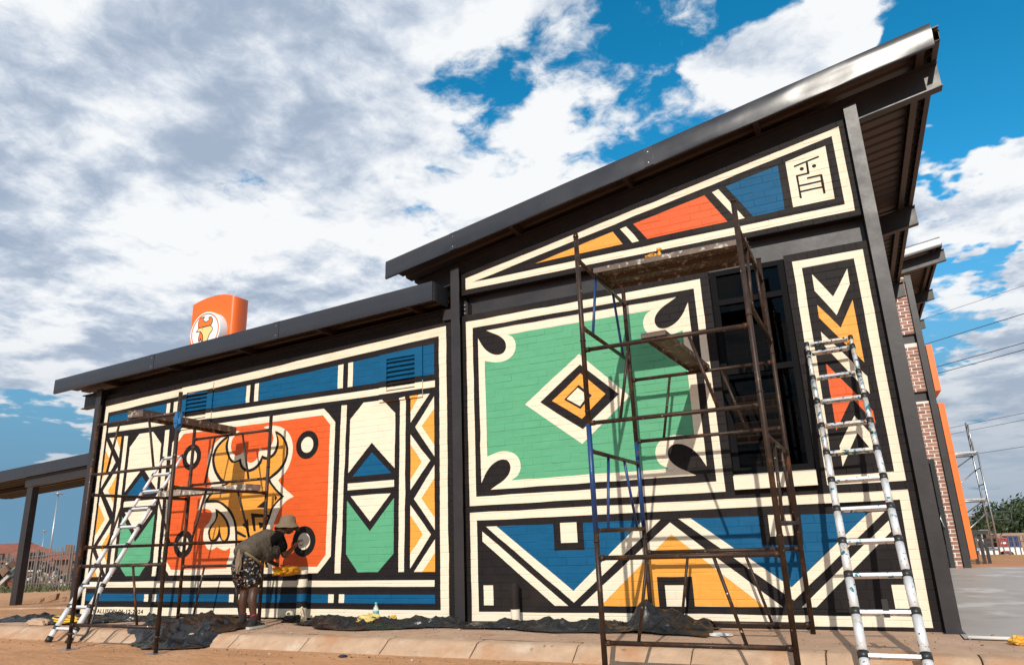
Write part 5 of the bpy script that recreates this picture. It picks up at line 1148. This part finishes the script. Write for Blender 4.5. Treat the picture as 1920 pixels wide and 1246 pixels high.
def house(label, c, w, dpt, h, rh, yaw, wallm=None, roofm=None):
    x, y = c; z = ground_z(x, y); t = thing('house', label, 'house', (x, y, z), 'houses beyond the fence'); R3 = Matrix.Rotation(yaw, 4, 'Z')
    def tr(b): b.v = [tuple(R3 @ Vector(v_)+Vector((x, y, z))) for v_ in b.v]; return b
    b = MB(); b.box(-w/2, w/2, -dpt/2, dpt/2, -1.0, h); tr(b).build('wall', wallm or BRICKH, t)
    b = MB(); o_ = .4; A = [(-w/2-o_, -dpt/2-o_, h-.1), (w/2+o_, -dpt/2-o_, h-.1), (w/2+o_, dpt/2+o_, h-.1), (-w/2-o_, dpt/2+o_, h-.1)]; r1, r2 = (-w/2+dpt*.35, 0, h+rh), (w/2-dpt*.35, 0, h+rh)
    b.add(A+[r1, r2], [(0, 1, 5, 4), (1, 2, 5), (2, 3, 4, 5), (3, 0, 4), (3, 2, 1, 0)]); ro_ = tr(b).build('roof', roofm or TILE, t)
    b = MB(); b.box(w*.2, w*.2+.5, -.3, .3, h+rh*.5, h+rh+.5); tr(b).build('chimney', wallm or BRICKH, ro_)
    for fx in (-.3, .08, .3):
        b = MB(); b.box(w*fx-.5, w*fx+.5, -dpt/2-.03, -dpt/2+.02, .9, 1.9); wn = tr(b).build('window', GLD, t)
        b = MB(); b.box(w*fx-.58, w*fx+.58, -dpt/2-.09, -dpt/2-.032, .8, .88); tr(b).build('sill', SWHITE, wn)
    b = MB(); b.box(-w*.12-.4, -w*.12+.4, -dpt/2-.04, -dpt/2+.02, 0, 2.0); tr(b).build('door', FR, t)
for i, (px_, Y, w, h, rh, lab) in enumerate(((-30, 19, 9, 1.5, 1.0, 'low brick house with dark red tiled roof beyond the rubbish heap'), (62, 26, 10, 1.6, .9, 'long brown house with weathered tile roof behind the canopy post'), (118, 27, 8, 1.7, .7, 'small house with rust-red roof just left of the corner column'), (10, 36, 12, 1.9, 1.3, 'farther house with clay roof showing above the fence'))):
    p = at_y(px_, 1040, Y); house(lab, (p.x, p.y), w, 6, h, rh, RAD(58))
# rubbish heap between fence and houses: nobody could count it
rb_ = MB(); rg = random.Random(5); cols_ = [(0.42, 0.37, 0.29), (0.26, 0.07, 0.04), (0.36, 0.27, 0.10), (0.10, 0.17, 0.19), (0.03, 0.03, 0.03), (0.16, 0.09, 0.055), (0.5, 0.47, 0.43)]
cm = [mat('litter_%d' % i, c, .7, var=.3, vscale=3) for i, c in enumerate(cols_)]
for i in range(1100):
    t_ = rg.random(); px_ = rg.uniform(-40, 170); Y = rg.uniform(13.0, 18.5); p = at_y(px_, 1060, Y); z = ground_z(p.x, p.y)+max(0, .75*rg.random()**2*(1+.6*math.sin(px_*.09)))
    s = rg.uniform(.06, .24); a = Vector((rg.gauss(0, 1), rg.gauss(0, 1), rg.gauss(0, 1))).normalized(); u = a.orthogonal().normalized()*s*rg.uniform(.4, 1.2); w_ = a.cross(u).normalized()*s; rb_.obox((p.x, p.y, z), u, w_, a*s*.3, rg.choice((0, 1, 2, 3, 4, 4, 4, 5, 5, 5, 5, 6)))
ho = rb_.build('rubbish_heap', cm, fix=False); tag(ho, 'heap of mixed rubbish and cloth behind the palisade fence', 'rubbish', kind='stuff')
# weeds along the fence foot
LEAF = mat('weed_green', (0.075, 0.085, 0.032), .7, var=.4, vscale=3)
wb = MB()
for i in range(1100):
    px_ = rg.uniform(-40, 175); p = at_y(px_, 1090, rg.uniform(9.2, 13.5)); z = ground_z(p.x, p.y); a = rg.uniform(0, 6.28); h = rg.uniform(.08, .42)*(1 if rg.random() < .3 else .4); w_ = .03
    d = Vector((math.cos(a), math.sin(a), 0)); wb.add([p.xy.to_3d()+Vector((0, 0, z))-d*w_, p.xy.to_3d()+Vector((0, 0, z))+d*w_, p.xy.to_3d()+d*rg.uniform(-.15, .15)+Vector((rg.uniform(-.1, .1), 0, z+h))], [(0, 1, 2)])
tag(wb.build('weeds', LEAF, fix=False), 'ragged weeds growing along the foot of the rusty fence', 'weeds', kind='stuff')
# far kerb, bricks on the left
b = MB(); b.hexa([(-24, 1.15, -.5), (-7.0, 1.15, -.3), (-7.0, 1.33, -.3), (-24, 1.33, -.5)], [(-24, 1.17, -.32), (-7.0, 1.17, .02), (-7.0, 1.32, .02), (-24, 1.32, -.32)]); struct(b.build('far_kerb', CONC))
for i, (px_, py_, s, lab) in enumerate(((100, 1122, (.085, .06, .06), 'larger earth-stained concrete block behind the far kerb'), (77, 1126, (.05, .04, .035), 'small broken brick beside the larger block'), (119, 1124, (.08, .045, .03), 'flat brick lying against the corner column foot'))):
    p = at_y(px_, py_, 1.9); b = MB(); c_, s_ = math.cos(.5+i), math.sin(.5+i); b.obox((p.x, p.y, p.z+s[2]*.4), (s[0]*c_, s[0]*s_, .02), (-s[1]*s_, s[1]*c_, 0), (0, .01, s[2])); o = b.build('broken_block', mat('earthy_block', (0.30, 0.17, 0.10), .9, var=.25, vscale=7, bump=.006, bscale=20), loc=tuple(p)); tag(o, lab, 'block')
    md = o.modifiers.new('b', 'BEVEL'); md.width = .015; md.segments = 2
# lamp masts
def mast(label, base_px, top_px, Y, r):
    p = at_y(*base_px, Y); q = at_y(*top_px, Y); t = thing('light_mast', label, 'lamp', (p.x, p.y, ground_z(p.x, p.y)), 'tall light masts far behind')
    b = MB(); b.tube((p.x, p.y, ground_z(p.x, p.y)-.3), (p.x, p.y, q.z), r, 10, r2=r*.45); b.build('pole', GALV, t)
    b = MB(); b.lathe([(r*1.1, 0), (r*2.4, .05*r*20), (r*2.0, .09*r*20), (r*.5, .11*r*20)], (p.x, p.y, q.z), 14); b.build('lamp_ring', GALV, t)
    for k in range(6):
        a = k*math.pi/3; b = MB(); b.obox((p.x+math.cos(a)*r*3.2, p.y+math.sin(a)*r*3.2, q.z+r*.6), (r*.9, 0, 0), (0, r*.9, 0), (0, 0, r*.45)); b.build('floodlight', GALV, t)
mast('tall slim light mast rising behind the palisade fence left of the corner column', (93, 1040), (108, 927), 60, .17)
mast('distant light mast between the canopy post and the taller mast', (77, 1040), (81, 996), 150, .22)
mast('distant light mast seen through the galvanised tower', (1831, 1000), (1829, 966), 220, .3)
# galvanised tower beside the wing
gt = thing('galvanised_tower', 'slender galvanised access tower standing behind the orange panels', 'scaffold', (7.5, 19.6, ground_z(7.5, 19.6)))
for x, y in ((8.02, 20.0), (6.75, 20.0), (8.02, 18.9), (6.75, 18.9)):
    b = MB(); b.tube((x, y, -.5), (x, y, 3.95 if x > 7 and y > 19.5 else 2.9), .028, 8); b.build('post', GALV, gt)
for k, z in enumerate((-.05, .45, .95, 1.4, 1.9, 2.4, 2.85)):
    if k in (0, 3, 6):
        for y in (18.9, 20.0): b = MB(); b.tube((6.75, y, z), (8.02, y, z), .024, 8); b.build('ledger', GALV, gt)
    b = MB(); b.tube((8.02, 18.9, z), (8.02, 20, z), .02, 8); b.build('rung', GALV, gt)
for za, zb in ((-.05, 1.0), (.55, 1.4), (1.4, 2.4), (2.0, 2.85)):
    b = MB(); b.tube((6.75, 20.0, za), (8.02, 20.0, zb), .02, 8); b.build('brace', GALV, gt)
for z in (1.44, 2.89): b = MB(); b.box(6.75, 8.02, 19.0, 19.9, z, z+.04); b.build('deck', GALV, gt)
for z in (3.2, 3.5, 3.8): b = MB(); b.tube((8.02, 20, z), (8.02, 19.6, z), .018, 6); b.build('rung', GALV, gt)
b = MB(); b.tube((8.02, 19.6, 2.85), (8.02, 19.6, 3.85), .024, 8); b.build('post', GALV, gt)
# low steel barrier by the panels
ba = thing('steel_barrier', 'low dark steel barrier at the foot of the orange panel', 'barrier', (7.0, 14.5, ground_z(7.0, 14.5)))
for x, y in ((6.86, 14.2), (7.02, 14.3), (7.14, 14.4)):
    b = MB(); b.box(x-.035, x+.035, y-.03, y+.03, -.35, .50); b.build('upright', STEEL, ba)
b = MB(); b.box(6.80, 7.22, 14.2, 14.46, .50, .60); b.build('top_rail', STEEL, ba)
# pickup
def wheel(t, x, y, z, r, ax):
    b = MB(); b.lathe([(r*.62, -.09), (r*.97, -.09), (r, -.05), (r, .05), (r*.97, .09), (r*.62, .09)], (x, y, z), 20, axis='Y'); w_ = b.build('wheel', BLACKPL, t)
    b = MB(); b.lathe([(.03, -.095), (r*.6, -.085), (r*.62, 0)], (x, y, z), 16, axis='Y'); b.build('rim', GALV, w_)
pk_p = at_y(1872, 1046, 53.0); gz_ = ground_z(pk_p.x, pk_p.y); ox, oy = pk_p.x-1.2, pk_p.y
pk = thing('pickup_truck', 'white pickup truck parked behind the grey palisade fence', 'truck', (ox, oy, gz_))
WH = mat('white_car_paint', (0.75, 0.75, 0.74), .25, var=.02)
b = MB(); side = [(-2.5, .45), (-2.5, .95), (-2.35, 1.05), (-1.35, 1.12), (-.75, 1.62), (.45, 1.66), (.55, 1.08), (2.6, 1.05), (2.62, .5), (2.1, .5), (2.0, .78), (1.75, .88), (1.45, .88), (1.2, .78), (1.1, .48), (-1.15, .48), (-1.25, .78), (-1.5, .88), (-1.75, .88), (-2.0, .78), (-2.1, .45)]
b.prism_xz([(ox+x, gz_+z) for x, z in side], oy-.85, oy+.85); bo = b.build('car_body', WH, pk)
for xs in ([(-1.2, 1.12), (-.72, 1.55), (-.28, 1.57), (-.28, 1.12)], [(-.2, 1.12), (-.2, 1.57), (.4, 1.59), (.46, 1.12)]):
    b = MB(); b.prism_xz([(ox+x, gz_+z) for x, z in xs], oy-.862, oy-.85); b.build('side_window', GLD, pk)
for x in (-1.62, 1.6):
    for s in (-.75, .75): wheel(pk, ox+x, oy+s, gz_+.38, .38, 1)
b = MB(); b.box(ox-2.56, ox-2.49, oy-.8, oy-.55, gz_+.75, gz_+.95); b.build('headlight', SWHITE, pk)
b = MB(); b.box(ox+2.61, ox+2.64, oy-.84, oy-.7, gz_+.7, gz_+1.0); b.build('tail_light', mat('tail_red', (.4, .02, .02), .3), pk)
# containers
def container(label, pxa, pxb, pyt, Y, m_, deep=2.4, text=None):
    a = at_y(pxa, pyt, Y); c = at_y(pxb, pyt, Y); z = ground_z(a.x, Y); zt_ = a.z; t = thing('container', label, 'container', ((a.x+c.x)/2, Y, z), 'containers and kiosks behind the fence')
    b = MB(); n = int((c.x-a.x)/.28)
    pts = []
    for i in range(n):
        x = a.x+(c.x-a.x)*i/n; s = (c.x-a.x)/n; pts += [(x, Y), (x+s*.35, Y), (x+s*.5, Y+.05), (x+s*.85, Y+.05)]
    pts += [(c.x, Y), (c.x, Y+deep), (a.x, Y+deep)]; n = len(pts)
    v = [(x, y, zz) for zz in (z, zt_-.1) for x, y in pts]; b.add(v, [(i, (i+1) % n, n+(i+1) % n, n+i) for i in range(n)]); b.build('panel', m_, t)
    b = MB(); b.box(a.x-.03, c.x+.03, Y-.04, Y+deep+.03, zt_-.1, zt_); b.build('roof', m_, t)
    for x in (a.x-.02, c.x-.1): b = MB(); b.box(x, x+.12, Y-.045, Y+.08, z, zt_-.1); b.build('corner_post', m_, t)
    return t, a, c, z, zt_
DK = mat('dark_container', (0.035, 0.03, 0.032), .6, var=.2, vscale=1); BLc = mat('blue_container', (0.012, 0.045, 0.16), .5, var=.15, vscale=1)
container('dark flat-roofed container behind the galvanised tower', 1834, 1876, 1009, 72, DK)
t_, a, c, z, zt_ = container('red and white kiosk with a printed front between dark and blue containers', 1872, 1887, 1008, 70, mat('red_kiosk', (.35, .04, .035), .5, var=.2, vscale=1))
for k in range(4):
    b = MB(); zz = zt_-.35-k*.5; b.box(a.x+.12, c.x-.12, 69.93, 69.95, zz-.16, zz+.05); b.build('poster_stripe', SWHITE, t_)
container('deep blue container beside the red kiosk', 1888, 1911, 1005, 71, BLc)
container('tan flat-roofed shed behind the blue container', 1868, 1990, 1002, 90, mat('tan_shed', (.36, .24, .16), .8, var=.15, vscale=1), 8)
t_, a, c, z, zt_ = container('small pale kiosk with three dark openings far behind the tower', 1839, 1856, 993, 100, mat('pale_kiosk', (.62, .60, .50), .7, var=.05))
for k in range(3):
    x = a.x+(c.x-a.x)*(.2+.28*k); b = MB(); b.box(x, x+.35, 99.9, 99.95, zt_-1.0, zt_-.5); b.build('opening', GLD, t_)
# empty billboard frame
bf = thing('billboard_frame', 'empty dark steel billboard frame above the containers', 'frame', tuple(at_y(1875, 1010, 60)))
def PXY(px_, py_, Y): return at_y(px_, py_, Y)
BS = mat('thin_dark_steel', (0.05, 0.05, 0.055), .5)
for x in (1851, 1866, 1881, 1896):
    b = MB(); b.tube(PXY(x, 959, 60), PXY(x+2.5, 975 if x < 1896 else 983, 60), .035, 6); b.build('upright', BS, bf)
for y0_, y1_ in ((959, 958.5), (973.5, 973)):
    b = MB(); b.tube(PXY(1851, y0_, 60), PXY(1897, y1_, 60), .035, 6); b.build('rail', BS, bf)
for x in (1868, 1884, 1898): b = MB(); b.tube(PXY(x, 974, 60), PXY(x-23, 1004, 62), .03, 6); b.build('stay', BS, bf)
# overhead wires
for i, (p0, p1, Ya, Yb, lab) in enumerate((((1690, 612), (1990, 512), 30, 24, 'highest thin overhead wire against the cloud'), ((1700, 656), (1990, 566), 28, 22, 'overhead wire starting behind the upper orange panel'), ((1700, 703), (1990, 623), 28, 22, 'upper one of the two close parallel overhead wires'), ((1700, 716), (1990, 636), 28, 22, 'lower one of the two close parallel overhead wires'), ((1780, 802), (1990, 760), 60, 50, 'faint wire ending at the tip of the galvanised tower'), ((1780, 814), (1990, 773), 60, 50, 'faint wire just under the tip of the galvanised tower'), ((1780, 858), (1990, 826), 60, 50, 'lowest faint wire crossing behind the galvanised tower'))):
    a = at_y(*p0, Ya); c = at_y(*p1, Yb); a2 = a+(a-c)*1.6; c2 = c+(c-a)*2.5; b = MB(); pts = [a2.lerp(c2, k/24) for k in range(25)]
    r_ = .0085 if i == 0 else (.014 if i < 4 else .016); b.path([p+Vector((0, 0, -.0)) for p in pts], r_, 6); tag(b.build('overhead_wire', BS, loc=tuple(a), fix=False), lab, 'wire', 'overhead wires')
# trees
BARK = mat('bark', (0.09, 0.06, 0.04), .9, var=.2)
LF = [mat('leaf_dark', (0.028, 0.050, 0.016), .6, var=.4, vscale=.7), mat('leaf_mid', (0.050, 0.080, 0.024), .6, var=.4, vscale=.7)]
def tree(label, px_, Y, h, rx, n, seed, group='trees beyond the fence'):
    p = at_y(px_, 1000, Y); z = ground_z(p.x, p.y); r = random.Random(seed); t = thing('tree', label, 'tree', (p.x, p.y, z), group)
    b = MB(); base_ = Vector((p.x, p.y, z)); b.tube(base_, base_+Vector((0, 0, h*.5)), .03*h+.05, 8, r2=.02*h)
    lobes = [(Vector((r.uniform(-.6, .6)*rx, r.uniform(-.6, .6)*rx, h*r.uniform(.42, .86))), rx*r.uniform(.3, .55)) for k in range(11)]
    for c_, r_ in lobes: b.tube(base_+Vector((0, 0, h*.35)), base_+c_, .012*h, 6, r2=.004*h)
    b.build('trunk', BARK, t)
    b = MB()
    for i in range(n):
        c_, r_ = r.choice(lobes); d = Vector((r.gauss(0, 1), r.gauss(0, 1), r.gauss(0, 1))).normalized()*r_*r.random()**.4; q = base_+c_+d; s = .16+.022*h*r.random(); a = Vector((r.gauss(0, 1), r.gauss(0, 1), r.gauss(0, 1))).normalized(); u = a.orthogonal().normalized(); w_ = a.cross(u)
        b.add([q-u*s, q+w_*s*.5, q+u*s, q-w_*s*.5], [(0, 1, 2, 3)], 0 if r.random() < .55 else 1)
    b.build('crown', LF, t, fix=False)
for i, (px_, Y, h, rx, lab) in enumerate(((1900, 110, 8.5, 5.0, 'dark leafy tree above the blue container'), (1925, 105, 9.0, 5.5, 'broad dark tree at the edge behind the shed'), (1880, 130, 7.5, 4.0, 'smaller tree left of the dark leafy tree'), (1848, 140, 8.0, 5.0, 'dense low tree behind the pale kiosk'), (1862, 150, 8.0, 5.0, 'tree between the pale kiosk and billboard frame'), (1836, 135, 8, 4.5, 'low tree behind the galvanised tower'), (1950, 120, 10, 6, 'tree beyond the shed outside the slab'))):
    tree(lab, px_, Y, h, rx, 3600, 40+i)
# low hills on the horizon
HILL = mat('far_hill', (0.10, 0.13, 0.12), .95, var=.25, vscale=.004)
def hillf(u, v):
    a = RAD(-75+150*u); d = 2600+2200*v; x, y = math.sin(a)*d, math.cos(a)*d
    return (x, y, -30+(26+14*v)*math.sin(math.pi*min(1, v*1.15))**.7+12*fbm(u*9, v*1.5, 3)*math.sin(math.pi*v))
struct(grid(hillf, 160, 10, 'hills', HILL))
VEG = mat('far_bush', (0.045, 0.06, 0.025), .9, var=.4, vscale=.05)
bb = MB(); r = random.Random(77)
for i in range(1500):
    a = r.uniform(RAD(-70), RAD(70)); d = r.uniform(140, 900)**1.0; x, y = 4+math.sin(a)*d, math.cos(a)*d
    if abs(x) < 15 and y < 120: continue
    z = ground_z(x, y); s = r.uniform(1.5, 4.5); 
    n = 7; ring = [(x+s*math.cos(k*6.283/n)*r.uniform(.7, 1.2), y+s*math.sin(k*6.283/n)*r.uniform(.7, 1.2), z-1) for k in range(n)]; mid_ = [(x+s*.8*math.cos(k*6.283/n+.4)*r.uniform(.7, 1.2), y+s*.8*math.sin(k*6.283/n+.4), z+s*.6*r.uniform(.6, 1.1)) for k in range(n)]
    bb.add(ring+mid_+[(x, y, z+s*r.uniform(.8, 1.1))], [(k, (k+1) % n, n+(k+1) % n, n+k) for k in range(n)]+[(n+k, n+(k+1) % n, 2*n) for k in range(n)], 0, True)
tag(bb.build('far_bush', VEG, fix=False), 'scattered far bush on the plain below the hills', 'bush', kind='stuff')

# loose stones and grit on road and apron: nobody could count them
st = MB(); r = random.Random(404)
for i in range(1700):
    x = r.uniform(-9, 7.5); y = r.choice((r.uniform(-4.5, -1.45), r.uniform(-1.75, -1.42), r.uniform(-1.15, -.05)))
    z = (ground_z(x, y) if y < -1.42 else 0.0); s_ = r.uniform(.003, .009)*(1 if r.random() < .93 else 2.2)
    v = [Vector((math.cos(k*1.2566+r.random()), math.sin(k*1.2566+r.random()), r.uniform(-.2, .3)))*s_*r.uniform(.7, 1.2) for k in range(5)]
    c_ = Vector((x, y, z+s_*.3)); st.add([c_+q for q in v]+[c_+Vector((0, 0, s_*.8)), c_-Vector((0, 0, s_*.6))], [(k, (k+1) % 5, 5) for k in range(5)]+[((k+1) % 5, k, 6) for k in range(5)], r.randrange(3))
tag(st.build('loose_stones', [mat('grit_red', (.30, .15, .08), .9), mat('grit_pale', (.5, .38, .28), .9), mat('grit_dark', (.12, .08, .06), .9)], fix=False), 'small loose stones scattered on the sand road and apron', 'stones', kind='stuff')
crumple('dark_scrap', 'small dark blue plastic scrap lying on the sand road', 'scrap', tuple(at_z(643, 1229, -.11)), .035, .03, .012, mat('dark_blue_scrap', (.03, .03, .07), .5), 61)
